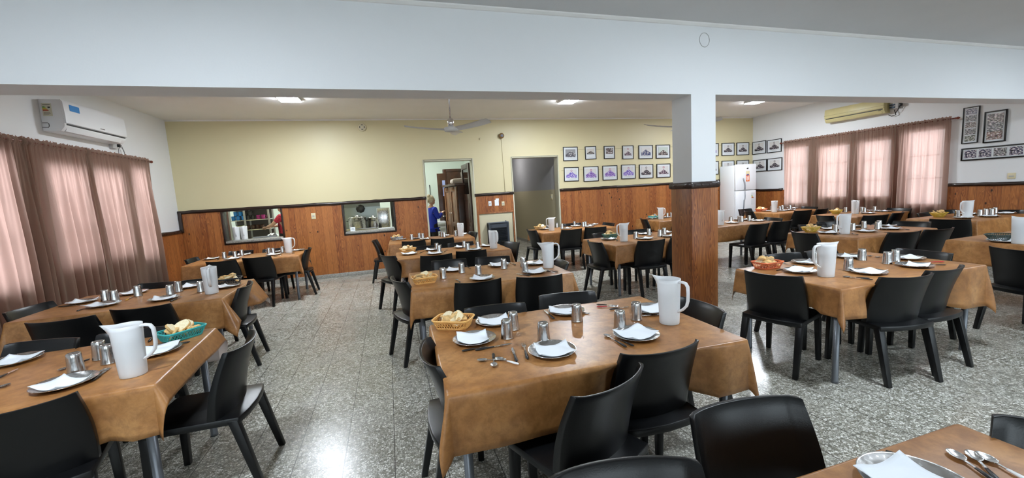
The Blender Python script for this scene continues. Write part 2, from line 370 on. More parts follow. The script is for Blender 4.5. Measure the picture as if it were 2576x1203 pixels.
# hatch frames and granite sills
for x0, x1, z0, z1 in HATCH:
    mb = MB(); t = .035
    mb.box(x0-t, x0, YB-.03, YB+.2, z0-.03, z1+.005); mb.box(x1, x1+t, YB-.03, YB+.2, z0-.03, z1+.005); mb.box(x0-t, x1+t, YB-.03, YB+.2, z1, z1+.03); mb.box(x0-t, x1+t, YB-.03, YB, z0-.06, z0-.02)
    struct('trim_%d' % k, mb, rail_m, bevel=.004); k += 1
    struct('hatch_sill', MB().box(x0, x1, YB-.045, YB+.32, z0-.03, z0+.012), granite, bevel=.004)
# doorway between the rooms: frames
def door_frame(name, x0, x1, h, w, d0, d1, m):
    mb = MB().box(x0-w, x0, YB-d0, YB+d1, 0, h+w).box(x1, x1+w, YB-d0, YB+d1, 0, h+w).box(x0, x1, YB-d0, YB+d1, h, h+w)
    return struct(name, mb, m, bevel=.004)
door = door_frame('door_1', .86, 1.94, 2.41, .04, .018, .22, frame_paint)
door_frame('door_2', 2.93, 4.10, 2.42, .035, .012, .215, frame_paint)
# open leaf of the kitchen door, swung into the kitchen against its right jamb
leaf = MB(); L0, L1 = 0, .86
leaf.box(0, .10, -.02, .02, 0, 2.36).box(.76, .86, -.02, .02, 0, 2.36).box(.1, .76, -.02, .02, 0, .18).box(.1, .76, -.02, .02, 1.48, 1.62).box(.1, .76, -.02, .02, 2.24, 2.36).box(.1, .76, -.008, .008, .18, 1.48)
leaf.box(.16, .70, -.016, .016, .28, .82).box(.16, .70, -.016, .016, .92, 1.40)
lf = part('door_leaf', leaf, darkwood, door, .004, loc=(1.92, YB+.235, .01), rot=math.radians(91.5))
part('pane', MB().box(.1, .76, -.003, .003, 1.62, 2.24), glass, lf)
for sgn in (1, -1):
    hb = MB().tube([(.78, sgn*.075, .92), (.78, sgn*.075, 1.52)], .016, 10).tube([(.78, 0, .98), (.78, sgn*.075, .98)], .011, 8).tube([(.78, 0, 1.46), (.78, sgn*.075, 1.46)], .011, 8)
    part('pull_bar', hb, M('brushed_bar', (.62, .62, .60), .35) if sgn > 0 else bpy.data.materials['brushed_bar'], lf, label='long chrome pull bar')
# windows
def window(n, side, h):
    x = XL-.05 if side < 0 else XR+.05; y0, y1, z0, z1 = h; t = .05
    mb = MB().box(x-.03, x+.03, y0, y0+t, z0, z1).box(x-.03, x+.03, y1-t, y1, z0, z1).box(x-.03, x+.03, y0+t, y1-t, z0, z0+t).box(x-.03, x+.03, y0+t, y1-t, z1-t, z1)
    w = struct('window_%d' % n, mb, M('window_paint_%d' % n, (.5, .45, .38), .5))
    part('pane', MB().box(x-.003, x+.003, y0+t, y1-t, z0+t, z1-t), glass, w)
    g = MB()
    for zz in (1.40, 1.85): g.box(x-.006, x+.006, y0+t, y1-t, zz-.006, zz+.006)
    part('glazing_bars', g, rail_m, w)
for i, h in enumerate(WIN_L): window(i+1, -1, h)
for i, h in enumerate(WIN_R): window(i+5, 1, h)
for i, (a, b, c, d) in enumerate(WIN_F):
    y = YF-.08; mb = MB().box(a, a+.05, y-.03, y+.03, c, d).box(b-.05, b, y-.03, y+.03, c, d).box(a+.05, b-.05, y-.03, y+.03, c, c+.05).box(a+.05, b-.05, y-.03, y+.03, d-.05, d).box((a+b)/2-.025, (a+b)/2+.025, y-.03, y+.03, c+.05, d-.05)
    w = struct('window_%d' % (i+9), mb, frame_paint); part('pane', MB().box(a+.05, b-.05, y-.003, y+.003, c+.05, d-.05), glass, w)
# ---------------------------------------------------------------- curtains
def curtain(side, y0, y1, seed, place):
    rnd = random.Random(seed); xb = XL+.085 if side < 0 else XR-.085
    nu = int((y1-y0)*150); rows = [2.535, 2.52, 2.50, 2.47, 2.45, 2.40, 2.3, 2.15, 1.95, 1.7, 1.4, 1.1, .8, .5, .25, .04]
    f1, f2, ph1, ph2, ph3 = rnd.uniform(5.2, 6.4), rnd.uniform(11, 13.5), rnd.uniform(0, 6), rnd.uniform(0, 6), rnd.uniform(0, 6)
    pts = []; mb = MB()
    for i in range(nu):
        s = i/(nu-1); y = y0+(y1-y0)*s
        for z in rows:
            low = min(1, max(0, (2.47-z)/1.2)); top = 1-low
            yy = y + .03*math.sin(2*PI*.75*y+ph3)*low
            w = low*(.046*math.sin(2*PI*(f1*yy+.35*math.sin(2*PI*1.1*yy+ph2))+ph1)+.017*math.sin(2*PI*f2*yy+ph2)) + top*(.008*math.sin(2*PI*26*y+ph3)+.009*math.sin(2*PI*11*y+ph1))
            if abs(z-2.485) < .02: w = .7*w+.016
            zz = z + (.008*math.sin(2*PI*19*y+ph2)+.005*math.sin(2*PI*41*y) if z > 2.53 else 0)
            edge = .0
            pts.append((xb-side*w, y+edge, zz))
    mb.quadgrid(pts, nu, len(rows))
    o = solo('curtain', mb, curtain_m, place, 'curtain', 'brown curtains over the %s windows' % ('left' if side < 0 else 'right'))
    return o
for a, b, sd, pl in ((4.45, 6.06, 3, 'brown voile curtain nearest the camera on the left wall'), (5.96, 7.06, 8, 'middle brown voile curtain on the left wall under the air conditioner'), (6.97, 8.50, 5, 'brown voile curtain on the left wall nearest the corner')): curtain(-1, a, b, sd, pl)
for a, b, sd, pl in ((7.62, 8.42, 11, 'brown voile curtain on the right wall nearest the fridge'), (6.70, 7.66, 21, 'second brown voile curtain from the fridge on the right wall'), (5.90, 6.74, 31, 'third brown voile curtain from the fridge on the right wall'), (5.05, 5.94, 41, 'brown voile curtain on the right wall nearest the collages')): curtain(1, a, b, sd, pl)
def rod(side, y0, y1, label):
    x = XL+.09 if side < 0 else XR-.09
    t = thing('curtain_rod', label, 'curtain rod', (x, y0, 2.487))
    part('pole', MB().tube([(0, 0, 0), (0, y1-y0, 0)], .011, 10), rod_m, t)
    for e, d in ((0, -1), (y1-y0, 1)):
        pr = [(.012, 0), (.018, .01), (.012, .02), (.022, .035), (.024, .05), (.014, .068), (.002, .08)]
        part('finial', MB().lathe(pr, 10).xf(Matrix.Rotation(-PI/2*d, 4, 'X')), rod_m, t, loc=(0, e, 0))
        part('bracket', MB().tube([(0, 0, 0), (side*.11, 0, 0)], .008, 8), rod_m, t, loc=(0, e-d*.03, 0))
rod(-1, 4.4, 8.53, 'dark red wooden curtain rod above the left windows'); rod(1, 5.0, 8.46, 'dark red wooden curtain rod above the right windows')
# ---------------------------------------------------------------- ceiling lights
def ceiling_light(x, y, z, label, m, sx=.32, sy=.35):
    t = thing('ceiling_light', label, 'ceiling light', (x, y, z), 0, 'square led ceiling lights')
    part('housing', MB().box(-sx/2, sx/2, -sy/2, sy/2, -.04, 0), appl, t, .006)
    part('diffuser', MB().box(-sx/2+.012, sx/2-.012, -sy/2+.012, sy/2-.012, -.047, -.039), m, t)
for x, y, l in ((-1.38, 7.53, 'left lit square ceiling light above the hatch side'), (3.56, 7.54, 'middle lit square ceiling light beyond the fan'), (8.15, 7.45, 'right lit square ceiling light beside the pillar toward the fridge')): ceiling_light(x, y, HC, l, lamp_m)
for x, w in ((-1.38, 'left'), (3.56, 'middle'), (8.15, 'right')): ceiling_light(x, 1.4, HF, 'lit square light on the %s of the front ceiling before the beam' % w, lamp_f)
# ---------------------------------------------------------------- ceiling fans
fan_m = M('fan_white', (.66, .66, .64), .3)
def fan(x, y, label, a0):
    t = thing('ceiling_fan', label, 'ceiling fan', (x, y, 2.50), 0, 'ceiling fans')
    part('down_rod', MB().tube([(0, 0, .10), (0, 0, HC-2.50)], .0125, 10), chrome, t)
    part('canopy', MB().lathe([(.02, HC-2.5-.07), (.055, HC-2.5-.03), (.06, HC-2.5)], 16), fan_m, t)
    part('motor_cup', MB().lathe([(.03, .035), (.043, .045), (.046, .12), (.03, .135)], 18), chrome, t)
    part('hub', MB().lathe([(.02, -.035), (.085, -.03), (.10, -.005), (.09, .02), (.035, .035)], 22), fan_m, t)
    for k in range(3):
        n = 9; pts = []
        for i in range(n):
            r = .10+.53*i/(n-1); w = (.035 if i == 0 else .05+.018*(i/(n-1))) * (.8 if i == n-1 else 1); up = .03*(i/(n-1))**2
            pts += [(r, -w, .014+up), (r, w*.2, .004+up), (r, w, -.022+up)]
        mb = MB(); mb.quadgrid(pts, n, 3); b = len(mb.v); mb.quadgrid([(p[0], p[1], p[2]-.004) for p in pts], n, 3, flip=True)
        part('blade', mb, fan_m, t, rot=math.radians(a0+120*k))
fan(.90, 5.6, 'white three-blade ceiling fan hanging in front of the yellow wall', 190)
fan(4.57, 5.6, 'white ceiling fan mostly hidden behind the white pillar', 180)
# ---------------------------------------------------------------- air conditioners
def ac(side, y0, y1, z0, z1, d, m, label, new):
    x = XL if side < 0 else XR; s = -side
    t = thing('air_conditioner', label, 'air conditioner', (x, y0, z0)); W_ = y1-y0; h = z1-z0
    P = lambda pts: [(s*a, b) for a, b in pts]
    part('body', MB().prism(P([(0, 0), (d*.72, 0), (d*.9, .05), (d*.93, .07), (d*.93, h-.02), (d*.86, h), (0, h)]), 0, W_, 0, 'y'), m, t, .006)
    part('front_panel', MB().prism(P([(d*.93, .095), (d, .10), (d*1.01, h*.5), (d*.98, h-.03), (d*.9, h+.002), (d*.86, h+.002), (d*.88, h-.02)]), .004, W_-.004, 0, 'y'), m, t, .004)
    part('louver', MB().prism(P([(d*.66, -.004), (d*.80, .004), (d*.93, .066), (d*.90, .072)]), .05, W_-.10, 0, 'y'), m, t, .002)
    part('outlet_slot', MB().prism(P([(d*.90, .07), (d*.955, .08), (d*.955, .092), (d*.90, .092)]), .03, W_-.03, 0, 'y'), dark_gap, t)
    return t
t = ac(-1, 6.46, 7.69, 2.67, 3.05, .235, appl, 'white split air conditioner with blue sticker on the left wall', True)
part('energy_label', MB().box(.03, .12, -.003, 0, .18, .33), M('label_paper', (.62, .60, .48), .6), t)
cols = [(.05, .35, .05), (.35, .45, .03), (.7, .55, .03), (.6, .2, .02), (.4, .04, .02)]
for i, c in enumerate(cols):
    part('energy_bar', MB().box(.036, .058+.008*i, -.0045, -.003, .283-.011*i, .292-.011*i), M('energy_%d' % i, c, .5), t)
part('label_print', MB().box(.04, .11, -.0042, -.003, .312, .318).box(.04, .10, -.0042, -.003, .217, .220).box(.04, .105, -.0042, -.003, .207, .210).box(.04, .09, -.0042, -.003, .197, .200).box(.085, .108, -.0042, -.003, .275, .29), dark_gap, t)
part('blue_sticker', MB().box(.2345, .2375, .10, .27, .26, .335), M('blue_sticker', (.03, .24, .62), .4), t)
part('logo', MB().box(.236, .2385, .63, .72, .125, .133), dark_gap, t)
part('cable', MB().tube([(.004, -.004, .045), (.06, -.004, .045), (.07, -.004, .06), (.07, -.004, .09), (.06, -.004, .10), (.01, -.004, .10)], .003, 6), dark_gap, t)
t = ac(1, 6.08, 7.30, 2.80, 3.10, .20, old_plastic, 'yellowed old split air conditioner above the right curtains', False)
part('groove', MB().box(-.2055, -.201, .0, 1.22, .155, .159), M('groove_brown', (.25, .2, .1), .6), t)
part('receiver', MB().box(-.19, -.184, .06, .11, .058, .068), dark_gap, t)
def loop(c, r, n=20, ax=0, turns=1.6):
    return [(c[0]+ax*.002*i, c[1]+r*math.cos(i*2*PI*turns/n), c[2]+r*1.05*math.sin(i*2*PI*turns/n)) for i in range(n+1)]
t = thing('power_outlet', 'white socket box with coiled cord beside the white air conditioner', 'power outlet', (XL, 7.72, 2.66))
part('socket_box', MB().box(0, .05, -.05, .07, -.05, .02), grey_pl, t, .006); part('plug', MB().box(.05, .085, .05, .08, -.02, .045), blackp, t, .006)
part('cord', MB().tube([(.06, .08, .03), (.05, .16, .02)]+loop((.04, .16, -.09), .075), .0055, 6), M('grey_cord', (.30, .30, .30), .5), t)
t = thing('power_outlet', 'grey breaker box with black cord beside the yellowed air conditioner', 'power outlet', (XR, 6.0, 2.86))
part('socket_box', MB().box(-.07, 0, -.10, .06, 0, .12), grey_pl, t, .006)
part('breaker', MB().box(-.085, -.07, -.04, .05, .02, .05).box(-.085, -.07, -.04, .05, .07, .10), M('breaker_blue', (.01, .05, .10), .4), t, .004)
part('plug', MB().box(-.10, -.04, -.16, -.11, .03, .09), blackp, t, .01)
part('cord', MB().tube([(-.08, -.13, .06), (-.07, -.10, -.02), (-.06, -.05, -.09), (-.05, -.02, -.02), (-.05, -.05, -.12), (-.05, .02, -.14), (-.05, .08, -.10)], .008, 6), blackp, t)
# ---------------------------------------------------------------- framed photographs
frame_m = M('black_frame', (.012, .012, .013), .35); mat_m = M('mat_board', (.66, .69, .71), .6)
LG, BW = (.62, .61, .60), (.10, .10, .11)
prints = [print_mat('photo_black_white', (.30, .30, .31), (.05, .045, .06), (.22, .21, .23), None, .5, seed=1), print_mat('photo_class_plain', (.60, .58, .54), (.04, .04, .05), (.25, .22, .18), None, .35, seed=2),
          print_mat('photo_dark', (.1, .07, .07), (.05, .035, .035), (.16, .12, .11), None, .9, True, seed=3), print_mat('photo_crest', LG, (.05, .04, .06), (.30, .20, .24), (.35, .07, .12), .32, seed=4),
          print_mat('photo_group_blue', LG, (.03, .04, .14), (.22, .22, .28), None, .5, seed=5), print_mat('photo_group_garden', (.50, .56, .52), (.06, .05, .05), (.28, .22, .20), None, .4, seed=6),
          print_mat('photo_violet', LG, (.15, .10, .42), (.36, .28, .62), (.40, .20, .30), .46, seed=7), print_mat('photo_violet_dark', LG, (.14, .06, .30), (.35, .24, .55), (.42, .15, .25), .48, seed=8), print_mat('photo_crest_dark', LG, (.035, .03, .04), (.2, .17, .18), (.12, .09, .10), .40, seed=9)]
colls = [print_mat('photo_collage_%d' % i, LG, (.03, .028, .03), c, None, .9, True, seed=11+i) for i, c in enumerate(((.20, .19, .20), (.24, .18, .16), (.13, .11, .20), (.30, .16, .12), (.20, .22, .16)))]
def uvquad(name, o, du, dv, m):
    me = bpy.data.meshes.new(name); n = Vector(du).cross(Vector(dv)).normalized()*.002; O = Vector(o); a, b = Vector(du), Vector(dv)
    v = [O, O+a, O+a+b, O+b]; v = [p-n for p in v]+[p+n for p in v]
    me.from_pydata([tuple(p) for p in v], [], [(4, 5, 6, 7), (3, 2, 1, 0), (0, 1, 5, 4), (1, 2, 6, 5), (2, 3, 7, 6), (3, 0, 4, 7)])
    l = me.uv_layers.new(name='UVMap'); uvs = [(0, 0), (1, 0), (1, 1), (0, 1)]
    for p in me.polygons:
        for li in p.loop_indices: l.data[li].uv = uvs[me.loops[li].vertex_index % 4]
    me.materials.append(m); return me
def framed(wall, u0, z1, u1, z0, cells, label, group, fw=.016, tilt=0.0, caption=True):
    """wall 'b' runs along x, wall 'r' along y; cells = list of (u0,v0,u1,v1,material) in 0..1"""
    w, h = abs(u1-u0), z1-z0
    t = thing('framed_photo', label, 'picture frame', ((u0+u1)/2, YB, (z0+z1)/2) if wall == 'b' else (XR, (u0+u1)/2, (z0+z1)/2), 0 if wall == 'b' else -PI/2, group)
    t.rotation_euler.y = tilt if wall == 'b' else 0
    d = .026; mb = MB()
    mb.box(-w/2, -w/2+fw, -d, -.002, -h/2, h/2).box(w/2-fw, w/2, -d, -.002, -h/2, h/2).box(-w/2+fw, w/2-fw, -d, -.002, -h/2, -h/2+fw).box(-w/2+fw, w/2-fw, -d, -.002, h/2-fw, h/2)
    part('frame', mb, frame_m, t, .003); part('mat_board', MB().box(-w/2+fw, w/2-fw, -.014, -.002, -h/2+fw, h/2-fw), mat_m, t)
    iw, ih = w-2*fw, h-2*fw
    for a, b, c, e, m in cells: part('photo_print', uvquad('photo_print', (-iw/2+a*iw, -.017, -ih/2+b*ih), ((c-a)*iw, 0, 0), (0, 0, (e-b)*ih), m), None, t)
    if caption: part('caption', MB().box(-iw*.32, iw*.32, -.0148, -.014, -ih*.375, -ih*.36).box(-iw*.2, iw*.2, -.0148, -.014, -ih*.405, -ih*.393), grey_pl, t)
one = lambda m, a=.13, b=.24, c=.87, e=.86: [(a, b, c, e, m)]
G1, G2 = 'framed group photos on the yellow wall', 'framed group photos on the right wall'
top = [(4.262, 2.649, 4.662, 2.305, one(prints[0]), 'a black and white team'), (4.865, 2.648, 5.178, 2.325, one(prints[1], .13, .38), 'three dark figures'), (5.399, 2.644, 5.714, 2.322, one(prints[2], .15, .36), 'a dark brown print'), (5.937, 2.643, 6.270, 2.295, one(prints[3]), 'a red crest over a crowd'), (6.425, 2.640, 6.860, 2.285, one(prints[4], .15, .22), 'a blue grey group'), (6.961, 2.639, 7.404, 2.279, one(prints[5], .15, .22), 'a group in a garden')]
for i, (a, b, c, d, e, w) in enumerate(top): framed('b', a, b, c, d, e, 'black framed photo of %s, upper row %s' % (w, ('next to the doorway', 'second from doorway', 'third from doorway', 'fourth from doorway', 'fifth from doorway', 'beside the pillar')[i]), G1, tilt=(.012, -.01, .006, .008, .01, .012)[i])
low = [(4.262, 2.147, 4.668, 1.799, 6, 'pale violet'), (4.798, 2.146, 5.225, 1.770, 7, 'violet'), (5.340, 2.149, 5.773, 1.776, 7, 'deep violet'), (5.890, 2.152, 6.317, 1.782, 6, 'blue violet'), (6.431, 2.140, 6.863, 1.772, 8, 'grey'), (6.970, 2.135, 7.406, 1.769, 3, 'reddish')]
for i, (a, b, c, d, m, w) in enumerate(low): framed('b', a, b, c, d, one(prints[m], .12, .22, .88, .88), 'black framed %s group photo, lower row %s' % (w, ('next to the doorway', 'second from doorway', 'third from doorway', 'fourth from doorway', 'fifth from doorway', 'beside the pillar')[i]), G1, tilt=(.02, .006, .005, .012, .01, .012)[i])
for r, (z1, z0, rn) in enumerate(((2.64, 2.287, 'upper'), (2.142, 1.775, 'lower'))):
    for j, (a, c, w) in enumerate(((7.50, 7.93, 'hidden behind the pillar at left'), (8.05, 8.47, 'hidden behind the pillar at right'), (8.595, 9.022, 'cut by the pillar edge'), (9.131, 9.577, 'above the fridge at left'), (9.657, 10.108, 'above the fridge in the corner'))):
        if j < 2: continue
        framed('b', a, z1, c, z0, one(prints[(7, 8, 8)[j-2] if r == 0 else 8], .15, .24, .85, .86), 'black framed %s row group photo %s' % (rn, w), G1)
for a, b, c, d, w in ((9.462, 2.64, 9.012, 2.285, 'upper left of four beside the corner'), (8.977, 2.625, 8.541, 2.277, 'upper right of four beside the curtain'), (9.437, 2.12, 8.982, 1.788, 'lower left of four beside the corner'), (8.964, 2.12, 8.516, 1.783, 'lower right of four beside the curtain')):
    framed('r', a, b, c, d, one(prints[8], .15, .22, .85, .88), 'black framed photo on the white wall, %s' % w, G2)
framed('r', 4.921, 2.655, 4.698, 2.005, [(.14, .04+.192*i, .86, .04+.192*i+.165, colls[(4, 0, 1, 0, 2)[i]]) for i in range(5)], 'tall narrow frame with a column of five photos right of curtain', 'photo collages', .014, caption=False)
framed('r', 4.636, 2.525, 4.352, 1.983, [(.1, .06, .9, .34, colls[3]), (.1, .34, .9, .64, colls[0]), (.1, .64, .9, .94, colls[1])], 'wide black framed collage of colour photos near the right edge', 'photo collages', .02, caption=False)
framed('r', 4.915, 1.92, 3.72, 1.695, [(.025+.165*i, .12, .16+.165*i, .88, colls[(2, 2, 0, 2, 1, 0)[i]]) for i in range(6)], 'long horizontal frame with a row of photos under the two collages', 'photo collages', .022, caption=False)
for z, a, b in ((2.575, 4.2, 10.2), (2.07, 4.2, 10.2)):
    mb = MB().tube([(a+(b-a)*i/12, YB-.006, z+.008*math.sin(i*2.1)) for i in range(13)], .0022, 5)
    solo('hanging_wire', mb, M('thin_wire', (.30, .26, .14), .5), '%s thin wire that the framed photos hang from' % ('upper' if z > 2.3 else 'lower'), 'wire')
# ---------------------------------------------------------------- small wall fittings
def plate(x, z, w, h, label, m, rock, wall='b'):
    t = thing('wall_switch', label, 'switch', (x, YB-.018, z) if wall == 'b' else (XR, x, z), 0 if wall == 'b' else -PI/2)
    part('cover_plate', MB().box(-w/2, w/2, -.012, 0, -h/2, h/2), m, t, .004)
    for rx, rz, rw, rh in rock: part('rocker', MB().box(rx-rw/2, rx+rw/2, -.016, -.011, rz-rh/2, rz+rh/2), grey_pl, t, .002)
    return t
plate(-1.527, 1.357, .085, .125, 'ivory switch plate on the wood panelling between the hatches', ivory, [(0, 0, .04, .03)])
plate(2.313, 1.374, .075, .11, 'white switch plate above the heater, left of a paper note', appl, [(-.012, 0, .015, .04), (.012, 0, .015, .04)])
plate(2.637, 1.355, .07, .10, 'ivory socket above the heater, right of a paper note', ivory, [(0, 0, .04, .03)])
plate(4.252, 1.385, .10, .10, 'yellowed socket plate on the right white wall above the trim', ivory, [(0, -.005, .06, .022)], 'r')
mb = MB().box(-.05, .05, -.004, 0, -.07, .07); 
t = thing('paper_note', 'white paper notes taped to the panelling above the heater', 'note', (2.482, YB-.018, 1.385))
part('sheet', mb, paper, t); part('small_sheet', MB().box(-.025, .055, -.007, -.003, .05, .10), paper, t)
mb = MB().lathe([(.085, 0), (.085, .025), (.07, .035), (.001, .036)], 24).xf(Matrix.Rotation(PI/2, 4, 'X'))
t = thing('alarm_sounder', 'round cream alarm sounder high on the yellow wall', 'alarm', (-.386, YB, 3.178))
part('housing', mb, cream, t); g = MB()
for a in (0, PI/2, PI, 3*PI/2): g.tube([(.05*math.cos(a+d), -.037, .05*math.sin(a+d)) for d in (-.4, -.2, 0, .2, .4)], .006, 6)
part('slots', g, dark_gap, t); part('ring', MB().tube([(.032*math.cos(i*PI/8), -.037, .032*math.sin(i*PI/8)) for i in range(17)], .003, 6), grey_pl, t)
t = thing('wall_sensor', 'small round brown sensor with a wire on the yellow wall', 'sensor', (2.69, YB, 2.944))
part('housing', MB().lathe([(.062, 0), (.062, .07), (.05, .085), (.001, .086)], 20).xf(Matrix.Rotation(PI/2, 4, 'X')), M('sensor_brown', (.22, .13, .05), .4), t)
part('lens', MB().lathe([(.035, .085), (.03, .092), (.001, .094)], 16).xf(Matrix.Rotation(PI/2, 4, 'X')), M('sensor_lens', (.25, .27, .35), .2), t)
part('conduit', MB().tube([(0, -.008, -.06), (.012, -.008, -.6), (.02, -.008, -1.32)], .006, 6), yellow, t)
solo('cream_stopper', MB().lathe([(.022, 0), (.024, .02), (.012, .035), (.001, .036)], 12).xf(Matrix.Rotation(PI/2, 4, 'X')), cream, 'small cream knob on the yellow wall left of the sensor', 'knob', loc=(2.176, YB, 2.888))
# ---------------------------------------------------------------- heater and its cream panel
struct('trim_%d' % k, MB().box(2.03, 2.862, YB-.006, YB, 0, 1.135), cream); k += 1
struct('trim_%d' % k, MB().box(2.0, 2.03, YB-.03, YB, 0, 1.165).box(2.862, 2.89, YB-.03, YB, 0, 1.165).box(2.03, 2.862, YB-.03, YB, 1.135, 1.165), wood_dark, bevel=.004); k += 1
t = thing('gas_heater', 'dark blue grey gas heater with louvred front against the cream panel', 'heater', (2.46, YB-.006, .14))
part('cabinet', MB().prism([(-.25, 0), (.25, 0), (.25, -.13), (.22, -.155), (-.22, -.155), (-.25, -.13)], 0, .76), heater_m, t, .008)
for i in range(15): part('louvre', MB().prism([(-.155, .25+.028*i), (-.175, .262+.028*i), (-.155, .27+.028*i)], -.19, .19, 0, 'x'), M('louvre_black', (.015, .018, .022), .35) if i == 0 else bpy.data.materials['louvre_black'], t)
part('lower_panel', MB().box(-.19, .19, -.17, -.15, .06, .21), grey_pl, t, .006, label='grey lower panel')
part('side_rail', MB().box(-.25, -.205, -.175, -.02, 0, .77), heater_m, t, .012); part('side_rail', MB().box(.205, .25, -.175, -.02, 0, .77), heater_m, t, .012)
part('top_plate', MB().box(-.25, .25, -.175, 0, .765, .785), M('heater_top', (.09, .11, .14), .4), t, .006)
part('flue_pipe', MB().tube([(.2, -.03, .78), (.2, -.03, .80), (.26, -.03, .77), (.27, -.03, .5)], .012, 8), heater_m, t)
# ---------------------------------------------------------------- fridge
t = thing('fridge', 'tall white two-door fridge with orange sticker in the back right corner', 'fridge', (9.02, 8.85, 0), math.radians(-.5))
part('cabinet', MB().box(0, .70, .06, .56, .04, 1.98), appl, t, .012)
part('base', MB().box(.02, .68, .08, .55, 0, .05), dark_gap, t)
fz = part('freezer_door', MB().box(0, .70, 0, .055, 1.30, 2.0), appl, t, .018); fd = part('fridge_door', MB().box(0, .70, 0, .055, .07, 1.285), appl, t, .018)
h = [(.245, -.012, 1.62), (.25, -.03, 1.56), (.27, -.035, 1.50), (.285, -.035, 1.42), (.285, -.03, 1.32)]
part('handle', MB().tube(h, .016, 8), M('fridge_handle', (.30, .31, .34), .3), fz); part('handle', MB().tube([(.285, -.03, 1.27), (.285, -.035, 1.15), (.28, -.03, 1.05), (.262, -.02, 1.03), (.26, -.01, .75)], .014, 8), bpy.data.materials['fridge_handle'], fd)
part('badge', MB().lathe([(.035, 0), (.03, .006), (.001, .007)], 16, sx=1, sy=.55).xf(Matrix.Translation((.40, 0, 1.88)) @ Matrix.Rotation(-.25, 4, 'Y') @ Matrix.Rotation(PI/2, 4, 'X')), dark_gap, fz, label='dark oval badge')
part('orange_sticker', MB().box(.345, .465, -.003, .002, 1.53, 1.71), M('orange_sticker', (.80, .17, .01), .5), fz)
part('sticker_top', MB().box(.345, .465, -.003, .002, 1.715, 1.81), M('sticker_cream', (.75, .66, .40), .5), fz)
part('sticker_print', MB().box(.365, .38, -.0045, -.003, 1.56, 1.68).box(.395, .415, -.0045, -.003, 1.55, 1.66).box(.43, .445, -.0045, -.003, 1.57, 1.69), whitep, fz)
part('sticker_band', MB().box(.365, .445, -.0045, -.003, 1.69, 1.73), M('sticker_violet', (.12, .08, .25), .5), fz)
part('energy_label', MB().box(.53, .65, -.003, .002, .90, 1.22), M('label_white', (.70, .72, .75), .6), fd)
for i, c in enumerate(cols): part('energy_bar', MB().box(.538, .56+.012*i, -.0045, -.003, 1.14-.018*i, 1.154-.018*i), bpy.data.materials['energy_%d' % i], fd)
# ================================================================ TABLES
TN = dict(T1='near centre table', T2='near right table', T3='near left table', T4='second left table', T5='far left table', T6='second centre table', T7='third centre table', T8='far centre table',
          T9='table by the hallway doorway', T10='table left of the pillar', T11='table right of the pillar', T12='table beside the fridge', T13='table below right curtains', T14='second right table',
          T15='table under the collages', T16='table cut by right edge', T17='bottom right corner table', T18='far table behind pillar')
TX = dict(T1='nearest table in the centre, orange basket at its left end', T2='nearest right table with the orange red basket', T3='nearest left table with the teal basket', T4='second table from the camera along the left curtains', T5='left table against the hatches with no bread basket',
          T6='second table from the camera in the centre row', T7='third table from the camera in the centre row', T8='last centre table before the kitchen door', T9='table in front of the hallway doorway and pine panelling', T10='table just left of the pine pillar with a dark green basket',
          T11='table just right of the pine pillar, before the fridge', T12='table beside the fridge with an orange red basket', T13='table below the right curtains with yellow basket and jug', T14='second table on the right, behind the nearest right one', T15='table under the photo collages on the right wall', T16='table cut by the right edge with an empty green bowl', T17='table in the bottom right corner of the picture', T18='far table half hidden behind the pillar')
# centre x, centre y, length, depth, degrees, drape front/back/left/right
TAB = dict(T1=(.97, 2.155, 1.56, .985, -1.5, .28, .24, .20, .29), T2=(3.935, 2.555, 1.67, .92, 0, .30, .24, .22, .22), T3=(-2.03, 2.80, 1.60, .97, 4.5, .27, .26, .22, .12), T4=(-2.39, 4.96, 1.56, 1.02, 1, .30, .26, .26, .28), T5=(-2.355, 8.03, 1.63, 1.0, 1.5, .28, .25, .28, .22),
           T6=(.94, 4.205, 1.57, .95, -1.5, .27, .24, .24, .26), T7=(.88, 6.26, 1.64, .84, -.5, .26, .24, .24, .26), T8=(.78, 8.43, 1.63, .86, -2, .25, .22, .22, .24), T9=(3.735, 8.02, 1.63, .92, -1, .26, .24, .24, .26), T10=(3.85, 5.59, 1.60, 1.0, 1, .27, .24, .24, .22),
           T11=(6.32, 6.38, 1.58, .90, 0, .28, .24, .24, .24), T12=(9.37, 7.68, 1.50, .92, 0, .27, .22, .22, .22), T13=(9.25, 5.94, 1.50, .86, 1, .27, .22, .24, .22), T14=(6.50, 4.16, 1.58, .92, 1, .27, .24, .24, .28), T15=(9.25, 4.28, 1.52, .86, 0, .30, .24, .28, .22), T16=(6.97, 2.58, 1.60, .90, 0, .26, .24, .26, .24), T17=(.92, .295, 1.60, .98, 0, .26, .24, .24, .24), T18=(6.62, 8.26, 1.60, .88, 0, .28, .22, .24, .24))
ZT = .762
